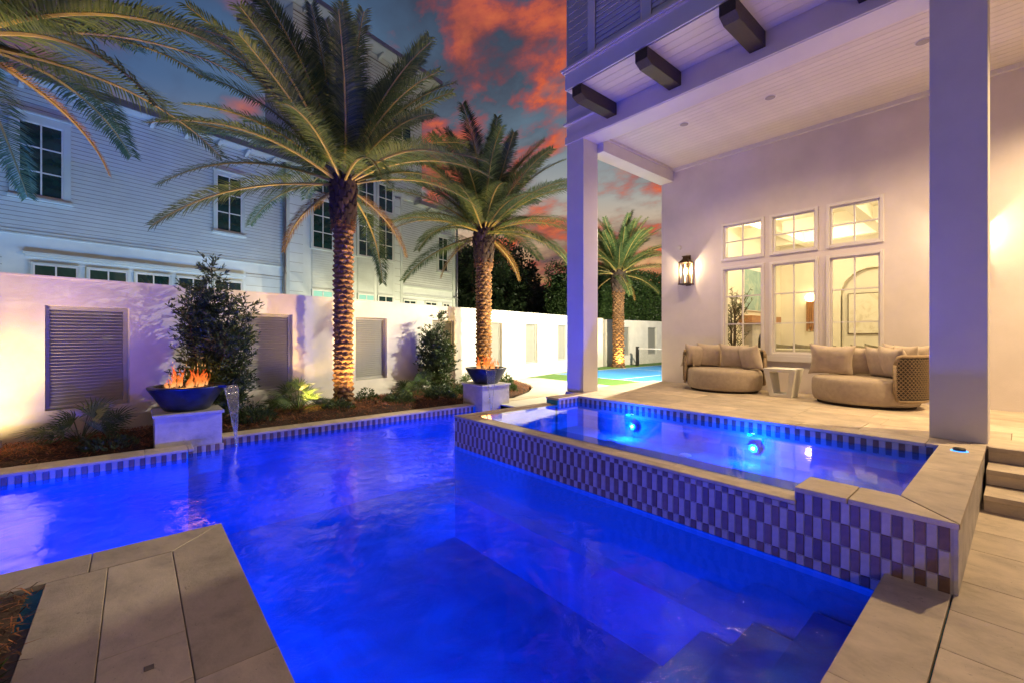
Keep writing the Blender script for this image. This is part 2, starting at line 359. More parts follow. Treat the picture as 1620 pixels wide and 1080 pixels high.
# ------------------------------------------------------------------ mesh helpers
class MB:
    def __init__(s): s.v = []; s.f = []; s.mi = []; s.cm = 0
    def add(s, vs, fs):
        o = len(s.v); s.v.extend([tuple(v) for v in vs])
        for f in fs: s.f.append(tuple(i + o for i in f)); s.mi.append(s.cm)
        return s
    def box(s, x0, x1, y0, y1, z0, z1, mx=None):
        vs = [(x0, y0, z0), (x1, y0, z0), (x1, y1, z0), (x0, y1, z0), (x0, y0, z1), (x1, y0, z1), (x1, y1, z1), (x0, y1, z1)]
        if mx: vs = [mx @ Vector(v) for v in vs]
        return s.add(vs, [(3, 2, 1, 0), (4, 5, 6, 7), (0, 1, 5, 4), (1, 2, 6, 5), (2, 3, 7, 6), (3, 0, 4, 7)])
    def prism(s, pts, z0, z1, mx=None):   # pts ccw in xy
        n = len(pts); vs = [(x, y, z0) for x, y in pts] + [(x, y, z1) for x, y in pts]
        if mx: vs = [mx @ Vector(v) for v in vs]
        fs = [tuple(range(n - 1, -1, -1)), tuple(range(n, 2 * n))] + [(i, (i + 1) % n, n + (i + 1) % n, n + i) for i in range(n)]
        return s.add(vs, fs)
    def lathe(s, prof, seg=32, c=(0, 0, 0), close=False, sx=1, sy=1):
        vs = []; fs = []
        for r, z in prof:
            for k in range(seg):
                a = 2 * math.pi * k / seg; vs.append((c[0] + r * sx * math.cos(a), c[1] + r * sy * math.sin(a), c[2] + z))
        m = len(prof)
        for i in range(m - 1):
            for k in range(seg):
                k2 = (k + 1) % seg; fs.append((i * seg + k, i * seg + k2, (i + 1) * seg + k2, (i + 1) * seg + k))
        if prof[0][0] > 1e-6: fs.append(tuple(range(seg - 1, -1, -1)))
        if prof[-1][0] > 1e-6: fs.append(tuple((m - 1) * seg + k for k in range(seg)))
        return s.add(vs, fs)
    def tube(s, pts, rad, seg=8):
        pts = [Vector(p) for p in pts]; n = len(pts)
        rs = rad if isinstance(rad, (list, tuple)) else [rad] * n
        vs = []; fs = []
        for i, p in enumerate(pts):
            d = (pts[min(i + 1, n - 1)] - pts[max(i - 1, 0)]).normalized()
            u = d.cross(Vector((0, 0, 1)) if abs(d.z) < .95 else Vector((1, 0, 0))).normalized(); w = d.cross(u)
            for k in range(seg):
                a = 2 * math.pi * k / seg; vs.append(p + (u * math.cos(a) + w * math.sin(a)) * rs[i])
        for i in range(n - 1):
            for k in range(seg):
                k2 = (k + 1) % seg; fs.append((i * seg + k, i * seg + k2, (i + 1) * seg + k2, (i + 1) * seg + k))
        fs.append(tuple(range(seg - 1, -1, -1))); fs.append(tuple((n - 1) * seg + k for k in range(seg)))
        return s.add(vs, fs)
    def mesh(s, name, mats, smooth=False):
        me = bpy.data.meshes.new(name); me.from_pydata(s.v, [], s.f)
        for m in (mats if isinstance(mats, (list, tuple)) else [mats]): me.materials.append(M[m] if isinstance(m, str) else m)
        if isinstance(mats, (list, tuple)) and len(mats) > 1: me.polygons.foreach_set('material_index', s.mi)
        if smooth: me.polygons.foreach_set('use_smooth', [True] * len(s.f))
        me.update(); return me
    def build(s, name, mats, parent=None, smooth=False, bevel=0, **kw):
        o = link(name, s.mesh(name, mats, smooth), parent, **kw)
        if bevel:
            b = o.modifiers.new('bevel', 'BEVEL'); b.width = bevel; b.segments = 2; b.limit_method = 'ANGLE'
        return o
def link(name, me, parent=None, loc=None, rz=0, kind=None, label=None, cat=None, group=None, mx=None):
    o = bpy.data.objects.new(name, me); sc.collection.objects.link(o)
    if parent is not None: o.parent = parent
    if mx is not None: o.matrix_local = mx
    else:
        if loc is not None: o.location = loc
        if rz: o.rotation_euler = (0, 0, rz)
    if kind: o['kind'] = kind
    if label: o['label'] = label
    if cat: o['category'] = cat
    if group: o['group'] = group
    return o
def thing(name, label, cat, loc=(0, 0, 0), rz=0, group=None):
    return link(name, None, None, loc, rz, None, label, cat, group)
def copy_tree(o, parent=None):
    c = o.copy(); sc.collection.objects.link(c)
    if parent is not None: c.parent = parent
    for ch in o.children: copy_tree(ch, c)
    return c
def bx(name, m, parent, x0, x1, y0, y1, z0, z1, bevel=0, **kw):
    cx, cy, cz = (x0 + x1) / 2, (y0 + y1) / 2, (z0 + z1) / 2
    b = MB().box(x0 - cx, x1 - cx, y0 - cy, y1 - cy, z0 - cz, z1 - cz)
    return b.build(name, m, parent, bevel=bevel, loc=(cx, cy, cz), **kw)

# ------------------------------------------------------------------ setting: ground, deck, paving, pool
DZ, PZ = .13, .55
g = MB()
for a in ((-120, 160, 8.05, 160), (-120, 160, -90, -3), (-120, -6, -3, 8.05), (6.35, 160, -3, 8.05)):
    x0, x1, y0, y1 = a; g.add([(x0, y0, 0), (x1, y0, 0), (x1, y1, 0), (x0, y1, 0)], [(0, 1, 2, 3)])
g.build('ground', 'ground', kind='structure')
# pool shell: floor, walls, entry steps
s = MB()
s.box(-6, 6.35, -.2, 8.0, -1.5, -1.35)
s.box(-6, .45, 3.4, 4.16, -1.35, .095)          # under left deck
s.box(.30, .50, -.2, 4.155, -1.35, .094)
s.box(-6, .54, 7.23, 7.6, -1.35, .095)
s.box(.54, 6.35, 7.76, 8.05, -1.35, .094)
s.box(6.12, 6.35, 5.6, 7.76, -1.35, .093)
s.box(.50, 3.58, -.2, .54, -1.35, .092)
for k in range(3): s.box(.90 if k else 1.35, 3.565, .54 + .40 * k, .54 + .40 * (k + 1), -1.35, -.28 - .27 * k)
s.build('pool_shell', 'plaster', kind='structure')
w = MB(); w.add([(-6, .5, 0), (3.6, .5, 0), (3.6, 5.5, 0), (3.6, 7.78, 0), (-6, 7.78, 0), (6.14, 5.5, 0), (6.14, 7.78, 0)], [(0, 1, 2, 3, 4), (2, 5, 6, 3)])
w.build('pool_water', 'pool_water', kind='structure')

deck = link('pool_deck', None, kind='structure')
MB().box(-6, .44, -3, 3.4, -.4, DZ - .035).box(.44, 6.3, -3, -.2, -.4, DZ - .036).box(3.6, 6.3, -.2, .23, -.4, DZ - .037).build('joint_bed', 'grout', deck)
def pav(name, x0, x1, y0, y1, zt, par, m='stone', th=.035, gap=.0018, **kw):
    return bx(name, m, par, x0 + gap, x1 - gap, y0 + gap, y1 - gap, zt - th, zt + U(-.0012, .0012), bevel=.004, **kw)
def cop(name, pts, zt, par, th=.035, m='stone'):
    cx = sum(p[0] for p in pts) / len(pts); cy = sum(p[1] for p in pts) / len(pts)
    q = []
    for x, y in pts:
        d = Vector((x - cx, y - cy)); q.append((x - cx - .0025 * (1 if x > cx else -1), y - cy - .0025 * (1 if y > cy else -1)))
    return MB().prism(q, -th, 0).build(name, m, par, bevel=.004, loc=(cx, cy, zt))
# left deck: coping along both pool sides with mitred corner
CW = .33
cop('coping_stone', [(.20, 3.86), (.53, 4.19), (-.22, 4.19), (-.22, 3.86)], DZ, deck)
for x1 in (-.22, -1.3, -2.4, -3.5): pav('coping_stone', x1 - (1.08 if x1 > -.3 else 1.1), x1, 3.86, 4.19, DZ, deck)
cop('coping_stone', [(.20, 2.35), (.53, 2.35), (.53, 4.19), (.20, 3.86)], DZ, deck)
for y1 in (2.35, 1.3): pav('coping_stone', .20, .53, y1 - 1.05, y1, DZ, deck)
ys = [3.86, 2.78, 2.38, 1.1, .25, -.6, -1.5, -2.5]
for i in range(len(ys) - 1): pav('paving_stone', -.13, .20, ys[i + 1], ys[i], DZ, deck)
ys = [3.86, 2.0, .9, -.3, -1.5, -2.9]
for i in range(len(ys) - 1): pav('paving_stone', -.41, -.13, ys[i + 1], ys[i], DZ, deck)
pav('drain_lid', .03, .07, 2.55, 2.59, DZ + .0035, deck, 'grout', .003)
# right deck: coping along y=.57 then pavers
xs = [.53, 1.25, 2.35, 3.595]
for i in range(3): pav('coping_stone', xs[i], xs[i + 1], .27, .575, DZ, deck)
row = 0; y1 = .265
while y1 > -2.9:
    h = (.42, .31, .5)[row % 3]; x = -1.2 + (row * .37) % .7
    xe = 6.3 if True else 3.6
    while x < xe:
        wd = (.62, .9, .45, 1.1)[int(U(0, 4))]
        if x + wd > xe - .2: wd = xe - x
        if x > .4 or y1 < -.1:
            xx0 = max(x, .20) if y1 > -2 else x
            if not (xx0 < .2 + .0): pav('paving_stone', xx0, x + wd, y1 - h, y1, DZ, deck)
        x += wd
    y1 -= h; row += 1
# left planting strip coping (two runs, a step out by the pedestal)
def run(xa, xb, y0, y1, step):
    x = xa
    while x < xb - .01:
        e = min(xb, x + step)
        if xb - e < .2: e = xb
        pav('coping_stone', x, e, y0, y1, DZ, deck); x = e
run(-5.6, .54, 7.18, 7.55, .95); run(.99, 5.58, 7.71, 8.04, 1.02)
bx('coping_stone', 'stone', deck, .543, .60, 7.18, 7.47, DZ - .035, DZ, bevel=.004)
run(6.42, 8.2, 7.71, 8.0, .9)

# tiles -------------------------------------------------------------
def tmesh(name, m, w, h):
    b = MB(); e = .003
    # proud tile lying in the local xz plane facing -y, softened edge
    vs = [(-w / 2, 0, -h / 2), (w / 2, 0, -h / 2), (w / 2, 0, h / 2), (-w / 2, 0, h / 2), (-w / 2 + e, -.006, -h / 2 + e), (w / 2 - e, -.006, -h / 2 + e), (w / 2 - e, -.006, h / 2 - e), (-w / 2 + e, -.006, h / 2 - e)]
    b.add(vs, [(4, 5, 6, 7), (0, 1, 5, 4), (1, 2, 6, 5), (2, 3, 7, 6), (3, 0, 4, 7)])
    return b.mesh(name, m)
TC = {}
def tile(par, m, w, h, x, y, z, rz):
    k = (m, round(w, 3), round(h, 3))
    if k not in TC: TC[k] = tmesh('tile', m, w - .0035, h - .0035)
    mx = Matrix.Translation((x, y, z)) @ Matrix.Rotation(rz, 4, 'Z') @ Matrix.Rotation(U(-.008, .008), 4, 'Y')
    return link('tile', TC[k], par, mx=mx)
TW = .0525
def tileband(par, p0, d, n, rz, rows, phase=0, skip=None):
    """rows: list of (z0,z1); p0 start, d unit direction"""
    for i in range(n):
        for j, (z0, z1) in enumerate(rows):
            if skip and skip(i, j): continue
            x = p0[0] + d[0] * TW * (i + .5); y = p0[1] + d[1] * TW * (i + .5)
            tile(par, 'tile_dk' if (i + j + phase) % 2 else 'tile_lt', TW, z1 - z0, x, y, (z0 + z1) / 2, rz)
band = link('waterline_tiling', None, kind='structure')
tileband(band, (-2.1, 7.228), (1, 0), 50, 0, [(-.055, .092)])
tileband(band, (.99, 7.758), (1, 0), 87, 0, [(-.055, .092)], 1)
tileband(band, (.555, 7.488), (1, 0), 8, 0, [(-.055, .092)], 1)

# ------------------------------------------------------------------ raised spa
spa = thing('raised_spa', 'raised rectangular spa clad in checkerboard tiles with glowing blue water', 'spa')
sb = MB()
sb.box(3.606, 3.80, 1.075, 5.49, -1.35, .418)     # front wall under lip
sb.box(3.606, 3.93, .25, 1.07, -1.35, .514)       # front wall, raised end
sb.box(3.93, 6.30, .255, .52, -1.35, .513)        # near end wall
sb.box(3.80, 5.50, 5.25, 5.48, -1.35, .417)       # far wall under lip
sb.box(5.52, 6.05, 5.22, 5.485, -1.35, .512)      # raised block at far corner
sb.box(6.035, 6.33, .52, 5.22, -1.35, .511)       # rear wall
sb.box(3.80, 6.035, .52, 5.25, -1.4, -.28)        # floor
sb.box(5.50, 6.03, .52, 5.21, -.28, .02)          # rear bench
sb.box(3.80, 4.15, .52, 5.2, -.28, -.02)          # front bench
sb.build('shell', ['plaster'], spa)
MB().box(3.600, 3.6055, .262, 5.49, -.7, .4165).box(3.6, 3.6055, .262, 1.07, .417, .512).build('grout_face', 'tgrout', spa)
MB().box(3.598, 3.94, .243, .262, -.1, .511).box(3.94, 6.3, .243, .2545, -.1, .511).build('end_face', 'stone_lt', spa)
MB().box(6.029, 6.0345, .53, 5.2, .30, .51).build('rear_grout', 'tgrout', spa)
# lip stones, slightly sloping to the water
def lip(name, x0, x1, y0, y1, zt): return bx(name, 'stone', spa, x0, x1, y0, y1, zt - .03, zt, bevel=.006)
yy = 1.06
for k in range(5):
    e = yy + .886; lip('lip_stone', 3.58, 3.70, yy + .002, e - .002, .450); yy = e
yy = 1.06
for k in range(4):
    e = yy + (5.21 - 1.06) / 4; lip('lip_stone', 3.703, 3.86, yy + .002, e - .002, .436); yy = e
lip('lip_stone', 3.703, 5.515, 5.37, 5.49, .449); lip('lip_stone', 3.703, 5.515, 5.215, 5.367, .435)
cop('coping_stone', [(3.575, 1.06), (3.575, .243), (3.585, .235), (3.96, .53), (3.93, .56), (3.93, 1.09)][::-1][::-1], PZ, spa, .036) if False else None
pav('coping_stone', 3.575, 3.93, .76, 1.065, PZ, spa, th=.036)
cop('coping_stone', [(3.575, .235), (3.93, .545), (3.93, .757), (3.575, .757)], PZ, spa, .036)
cop('coping_stone', [(3.585, .232), (4.9, .232), (4.9, .545), (3.94, .545)], PZ, spa, .036)
pav('coping_stone', 4.9, 6.02, .232, .545, PZ, spa, th=.036)
cop('coping_stone', [(6.02, .232), (6.33, .232), (6.33, .64), (6.02, .64)], PZ, spa, .036)
yy = .64
for k in range(4):
    e = yy + (5.19 - .64) / 4; pav('coping_stone', 6.02, 6.33, yy, e, PZ, spa, th=.036); yy = e
pav('coping_stone', 5.515, 6.40, 5.19, 5.50, PZ, spa, th=.036)
# tiles on the front face (seen largest first: low y = near)
ROWS = [(.37, .514), (.22, .37), (.07, .22), (-.003, .07)]
cnt = 0; rest = []
N = int((5.49 - .262) / TW)
for i in range(N):
    yc = .275 + TW * (i + .5)
    for j, (z0, z1) in enumerate(ROWS):
        if j == 0 and yc > 1.07: z1 = .417
        dark = (i + j) % 2 == 0
        if cnt < 300:
            tile(spa, 'tile_dk' if dark else 'tile_lt', TW, z1 - z0, 3.5995, yc, (z0 + z1) / 2, -math.pi / 2); cnt += 1
        else: rest.append((yc, z0, z1, dark))
MB().box(3.5925, 3.5995, .60, 5.49, -.05, -.004).build('waterline_trim', 'trim', spa)  # pale strip paints the bright light band along the waterline
tb = MB()
for yc, z0, z1, dark in rest:
    tb.cm = 1 if dark else 0; tb.box(3.5935, 3.5995, yc - TW / 2 + .0018, yc + TW / 2 - .0018, z0 + .0018, z1 - .0018)
tb.build('far_tiles', ['tile_lt', 'tile_dk'], spa, kind='stuff')
tb = MB()
for i in range(int((5.2 - .53) / TW)):
    tb.cm = i % 2; yc = .53 + TW * (i + .5); tb.box(6.022, 6.0285, yc - TW / 2 + .0018, yc + TW / 2 - .0018, .37, .511)
for i in range(9):
    tb.cm = i % 2; xc = 5.55 + TW * (i + .5); tb.box(xc - TW / 2 + .0018, xc + TW / 2 - .0018, 5.213, 5.2195, .37, .51)
tb.build('inner_tiles', ['tile_lt', 'tile_dk'], spa, kind='stuff')
MB().add([(3.83, .53, .441), (6.03, .53, .441), (6.03, 5.235, .441), (3.83, 5.235, .441)], [(0, 1, 2, 3)]).build('water_surface', 'spa_water', spa)
def disc(name, m, par, c, r, axis, th=.015, seg=24):
    q = Vector((0, 0, 1)).rotation_difference(Vector(axis)).to_matrix().to_4x4()
    b = MB().lathe([(r, 0), (r, th), (r * .9, th * 1.3), (0.0001, th * 1.35)], seg)
    return link(name, b.mesh(name, m, True), par, mx=Matrix.Translation(c) @ q)
for p, d, w_ in SPA_LAMPS:
    f = disc('lamp_ring', 'plaster', spa, p, .06, d); disc('lens', 'spalens', f, (0, 0, .016), .024, (0, 0, 1), .01)
for x, y in ((5.55, 4.1), (5.60, 2.95), (5.35, 1.95), (4.75, 3.4), (4.9, 4.7)):
    disc('drain_cover', 'drain', spa, (x, y, .021 if x > 5.5 else -.279), .075, (0, 0, 1))
cb = disc('control_button', 'black', spa, (5.86, .39, PZ + .001), .045, (0, 0, 1), .02)
link('ring', MB().lathe([(.05, 0), (.056, .004), (.062, 0)], 28).mesh('button_ring', 'ring', True), cb)
for i, (p, d, w_) in enumerate(POOL_LAMPS):
    o = disc('pool_lamp', 'metal', None, Vector(p) - Vector(d) * .02, .10, d, .02)
    o['category'] = 'lamp'
    o['label'] = ['round blue underwater lamp below the left stone deck corner', 'round blue underwater lamp under the left deck beyond the picture edge', 'round blue underwater lamp under the deck edge nearer its corner', 'round blue underwater lamp under the deck edge nearest the viewer', 'round blue underwater lamp behind the far side of the tiled spa'][i]
    o['group'] = 'underwater pool lamps'
    disc('lens', 'poollens', o, (0, 0, .022), .075, (0, 0, 1), .012)

# ------------------------------------------------------------------ porch floor and steps
porch = link('porch_floor', None, kind='structure')
MB().box(6.335, 9.6, -4, 5.79, -.2, PZ - .03).box(5.95, 6.335, -4, .225, -.2, .38).box(5.56, 5.95, -4, .225, -.2, .24).build('slab', 'grout', porch)
x = 6.335; row = 0
while x < 9.44:
    wd = min(.52, 9.45 - x); y = 5.79; first = (row * .41) % .9 + .35
    while y > -3.9:
        L = first if y > 5.7 else (.9, 1.05, .75)[int(U(0, 3))]
        pav('porch_tile', x, x + wd, max(-4, y - L), y, PZ, porch, 'stone', .03, .0015); y -= L
    x += wd; row += 1
for k, (xf, zt) in enumerate(((6.30, PZ + .0005), (5.92, .41), (5.52, .27))):
    y = .222
    for q in range(4):
        L = .56 + .1 * ((q + k) % 3)
        pav('tread_stone', xf - .02, xf + .39 if k else xf + .034, y - 1.4 * L, y, zt, porch, 'stone', .045)
        bx('riser_stone', 'stone', porch, xf + .004, xf + .03, y - L * 1.4 + .003, y - .003, zt - .14 + .0008, zt - .047)
        y -= 1.4 * L

# path, lawn, court
path = MB()
pts = [(6.12, 5.51), (10.9, 5.51), (10.9, 11.4), (9.0, 11.4), (9.25, 10.3), (8.9, 9.4), (8.0, 8.62), (7.0, 8.07), (6.42, 7.8), (6.12, 7.78)]
path.prism(pts, -.1, .118); path.build('path', 'concrete', kind='structure')
lawn = MB().add([(10.9, 5.0, .09), (40, 5, .09), (40, 16, .09), (10.9, 16, .09)], [(0, 1, 2, 3)])
lawn.build('lawn', 'turf', kind='structure')
court = MB().add([(12.7, 6.1, .096), (26.1, 6.1, .096), (26.1, 12.2, .096), (12.7, 12.2, .096)], [(0, 1, 2, 3)]).build('sport_court', 'court_b', kind='structure')
cl = MB()
def ln(x0, x1, y0, y1): cl.add([(x0, y0, .101), (x1, y0, .101), (x1, y1, .101), (x0, y1, .101)], [(0, 1, 2, 3)])
ln(12.7, 12.76, 6.1, 12.2); ln(12.76, 26.1, 12.14, 12.2); ln(12.76, 26.1, 6.1, 6.16); ln(17.24, 17.30, 6.16, 12.14); ln(12.76, 17.24, 9.12, 9.18); ln(21.5, 21.56, 6.16, 12.14); ln(21.56, 26.04, 9.12, 9.18); ln(26.04, 26.1, 6.16, 12.14)
cl.build('court_lines', 'court_l', court)
net = thing('court_net', 'low black net on a post stretched across the blue court', 'net')
nb = bx('post', 'black', net, 19.33, 19.45, 12.72, 12.84, .09, 1.06); bx('post', 'black', net, 19.33, 19.45, 5.4, 5.5, .09, 1.03)
b = MB()
for k in range(46): z_ = .12 + k * .02; 
b = MB()
for k in range(18): b.box(19.389, 19.391, 5.5, 12.72, .14 + k * .045, .143 + k * .045)
for k in range(150): y_ = 5.5 + k * .048; b.box(19.389, 19.391, y_, y_ + .003, .14, .93)
b.build('mesh', 'black', net, kind='stuff'); bx('top_tape', 'trim', net, 19.38, 19.40, 5.5, 12.72, .93, .985)

# ------------------------------------------------------------------ mulch beds
def mound(name, poly, h, zb, seed, n, label=None):
    from mathutils.geometry import intersect_point_tri_2d
    def inside(x, y):
        c = False; j = len(poly) - 1
        for i in range(len(poly)):
            xi, yi = poly[i]; xj, yj = poly[j]
            if (yi > y) != (yj > y) and x < (xj - xi) * (y - yi) / (yj - yi) + xi: c = not c
            j = i
        return c
    def edge(x, y):
        d = 9; P = Vector((x, y))
        for i in range(len(poly)):
            a = Vector(poly[i]); b2 = Vector(poly[(i + 1) % len(poly)]); ab = b2 - a
            tt = max(0, min(1, (P - a).dot(ab) / ab.length_squared)); d = min(d, (P - a - ab * tt).length)
        return d
    def hh(x, y):
        e = min(1, edge(x, y) / .35)
        return zb + h * (e * (2 - e)) + .05 * e * noise.noise(Vector((x * 2.2, y * 2.2, seed))) + .018 * noise.noise(Vector((x * 11, y * 11, seed)))
    x0 = min(p[0] for p in poly); x1 = max(p[0] for p in poly); y0 = min(p[1] for p in poly); y1 = max(p[1] for p in poly)
    st = .085; nx = int((x1 - x0) / st) + 1; ny = int((y1 - y0) / st) + 1
    b = MB(); idx = {}
    for i in range(nx + 1):
        for j in range(ny + 1):
            x = x0 + i * st; y = y0 + j * st; ins = inside(x, y)
            idx[i, j] = len(b.v); b.v.append((x, y, hh(x, y) if ins else zb - .03))
            idx[i, j, 'in'] = ins
    for i in range(nx):
        for j in range(ny):
            if all(idx[a, c, 'in'] for a, c in ((i, j), (i + 1, j), (i + 1, j + 1), (i, j + 1))):
                b.f.append((idx[i, j], idx[i + 1, j], idx[i + 1, j + 1], idx[i, j + 1])); b.mi.append(0)
    soil = b.build(name, 'soil', kind='structure', smooth=True)
    nb = MB(); k = 0
    while k < n:
        x = U(x0, x1); y = U(y0, y1)
        if not inside(x, y): continue
        k += 1
        if edge(x, y) < .02: continue
        a = U(0, math.pi * 2); L = U(.05, .15); w_ = U(.0022, .0048); z = hh(x, y) + U(.0, .03)
        dx, dy = math.cos(a), math.sin(a); dz = U(-.25, .35) * L; bz = U(0, .025)
        nb.cm = 0 if rnd() < .55 else 1
        nb.add([(x - dy * w_, y + dx * w_, z), (x + dy * w_, y - dx * w_, z), (x + dx * L * .5 + dy * w_, y + dy * L * .5 - dx * w_, z + dz * .5 + bz), (x + dx * L * .5 - dy * w_, y + dy * L * .5 + dx * w_, z + dz * .5 + bz), (x + dx * L, y + dy * L, z + dz)], [(0, 1, 2, 3), (3, 2, 4)])
    nb.build('pine_straw', ['straw', 'straw2'], soil, kind='stuff')
    return hh
hh1 = mound('planting_bed', [(-5.5, 7.56), (.19, 7.56), (.19, 8.2), (.98, 8.2), (.98, 8.05), (5.6, 8.05), (5.6, 8.25), (6.4, 8.25), (6.42, 7.81), (7.0, 8.08), (8.0, 8.63), (8.9, 9.42), (9.24, 10.3), (9.0, 11.5), (3.3, 9.95), (-5.5, 7.72)], .10, .10, 3, 34000)
hh2 = mound('front_planting_bed', [(-2.6, -1.2), (-.415, -1.2), (-.415, 3.855), (-2.6, 3.855)], .05, .105, 9, 9000)

# ------------------------------------------------------------------ privacy wall (local x runs along it)
TH = R(14.3); CD = (math.cos(TH), math.sin(TH)); ND = (-CD[1], CD[0])
wallT = thing('privacy_wall', 'long white stucco garden wall with recessed grey louvered panels behind the pool', 'wall', (ND[0] * 8.79, ND[1] * 8.79, 0), TH)
PW = [(1.27, 2.18), (3.80, 4.76), (6.24, 7.14), (8.70, 9.58), (11.12, 11.96), (13.41, 14.24), (15.81, 16.58), (18.2, 19.0)]
HW = 2.43; ZB, ZT = .58, 2.04
b = MB(); x = -5.0
for p0, p1 in PW:
    b.box(x, p0, 0, .32, -.1, HW); b.box(p0, p1, .001, .319, -.1, ZB); b.box(p0, p1, .001, .319, ZT, HW - .0005); b.box(p0, p1, .22, .318, ZB, ZT); x = p1
b.box(x, 20.4, 0, .32, -.1, HW)
b.build('stucco_wall', 'stucco', wallT)
MB().box(-5.0, 20.4, -.012, .335, HW, HW + .022).build('cap', 'stucco', wallT)
def panel(par, p0, p1, rec=.075):
    fr = MB(); t_ = .055
    fr.box(p0 + .002, p0 + t_, rec, rec + .06, ZB + .003, ZT - .003); fr.box(p1 - t_, p1 - .002, rec, rec + .06, ZB + .003, ZT - .003)
    fr.box(p0 + t_, p1 - t_, rec + .001, rec + .06, ZB + .003, ZB + t_); fr.box(p0 + t_, p1 - t_, rec + .001, rec + .06, ZT - t_, ZT - .003)
    fo = fr.build('louver_panel', 'louver', par)
    n = 29; pitch = (ZT - ZB - 2 * t_) / n; w_ = p1 - p0 - 2 * t_
    sl = MB(); sl.add([(-w_ / 2, .012, -.004), (w_ / 2, .012, -.004), (w_ / 2, .050, pitch * 1.05), (-w_ / 2, .050, pitch * 1.05), (-w_ / 2, .012, .004), (w_ / 2, .012, .004), (w_ / 2, .054, pitch * 1.1), (-w_ / 2, .054, pitch * 1.1)],
                      [(0, 1, 2, 3), (5, 4, 7, 6), (0, 4, 5, 1), (3, 2, 6, 7), (0, 3, 7, 4), (1, 5, 6, 2)])
    me = sl.mesh('slat', 'louver')
    for k in range(n): link('slat', me, fo, ((p0 + p1) / 2, rec, ZB + t_ + pitch * k))
for p in PW: panel(wallT, *p)
wall2 = thing('far_garden_wall', 'shorter white garden wall with louvered panels beyond the sport court', 'wall', (17.75, 13.46, 0), 0)
P2 = [(1.25, 1.95), (3.7, 4.55), (6.2, 7.0)]
b = MB(); x = 0
for p0, p1 in P2:
    b.box(x, p0, 0, .32, 0, 2.4); b.box(p0, p1, .001, .319, 0, ZB); b.box(p0, p1, .001, .319, ZT, 2.3995); b.box(p0, p1, .22, .318, ZB, ZT); x = p1
b.box(x, 14, 0, .32, 0, 2.4)
b.build('stucco_wall', 'stucco', wall2)
for p in P2: panel(wall2, *p)

# ------------------------------------------------------------------ neighbour house
nh = thing('neighbour_house', 'large pale two storey house with lap siding standing behind the garden wall', 'house', (ND[0] * 13.5, ND[1] * 13.5, 0), TH)
b = MB()
b.box(-4.5, 7.18, 0, 9, 0, 7.02); b.box(11.66, 14.75, .02, 9, 0, 7.02); b.build('wall', 'siding', nh)
MB().box(7.18, 11.66, -.05, 8.9, 0, 6.9).box(7.3, 12.7, -.04, 1.7, 7.0, 12.0).build('tower_wall', 'siding', nh)
def laps(x0, x1, z0, z1, pitch, y, m='siding', nm='lap_siding'):
    b = MB(); z = z0
    while z < z1 - .01:
        e = min(z1, z + pitch); g2 = .008; b.cm = 0
        b.add([(x0, y - .016, z), (x1, y - .016, z), (x1, y - .004, e - g2), (x0, y - .004, e - g2)], [(0, 1, 2, 3)]); b.cm = 1
        b.add([(x0, y - .004, e - g2), (x1, y - .004, e - g2), (x1, y - .002, e), (x0, y - .002, e), (x1, y - .016, e), (x0, y - .016, e)], [(0, 1, 2, 3), (3, 2, 4, 5)]); z = e  # dark strip between boards paints the shadow line of each lap
    return b.build(nm, [m, 'grout'], nh, kind='stuff')
laps(-4.5, 7.02, 3.80, 7.0, .092, 0); laps(11.72, 14.6, 3.62, 7.0, .092, .02)
laps(-4.5, 1.35, 1.5, 3.2, .26, 0); laps(5.95, 7.02, 1.5, 3.4, .26, 0); laps(11.72, 14.6, 1.5, 3.2, .26, .02)
laps(7.18, 7.62, 1.5, 6.95, .30, -.05); laps(11.3, 11.66, 1.5, 6.95, .30, -.05); laps(7.3, 12.7, 7.1, 11.8, .12, -.04)
b = MB()
b.box(-4.5, 7.04, -.03, .0, 3.73, 3.80); b.box(-4.5, 7.04, -.045, -.001, 3.70, 3.73)
b.box(1.62, 5.9, -.09, 0, 3.31, 3.36); b.box(1.66, 5.86, -.06, 0, 3.26, 3.31)
b.box(11.7, 14.75, -.02, .02, 3.55, 3.62); b.box(11.7, 14.75, -.02, .02, 3.20, 3.25)
b.box(7.02, 7.18, -.07, 0, 0, 7.0); b.box(14.6, 14.77, -.03, .02, 0, 7.0); b.box(11.56, 11.68, -.08, -.05, 0, 7)
b.build('trim_board', 'sidingtrim', nh)
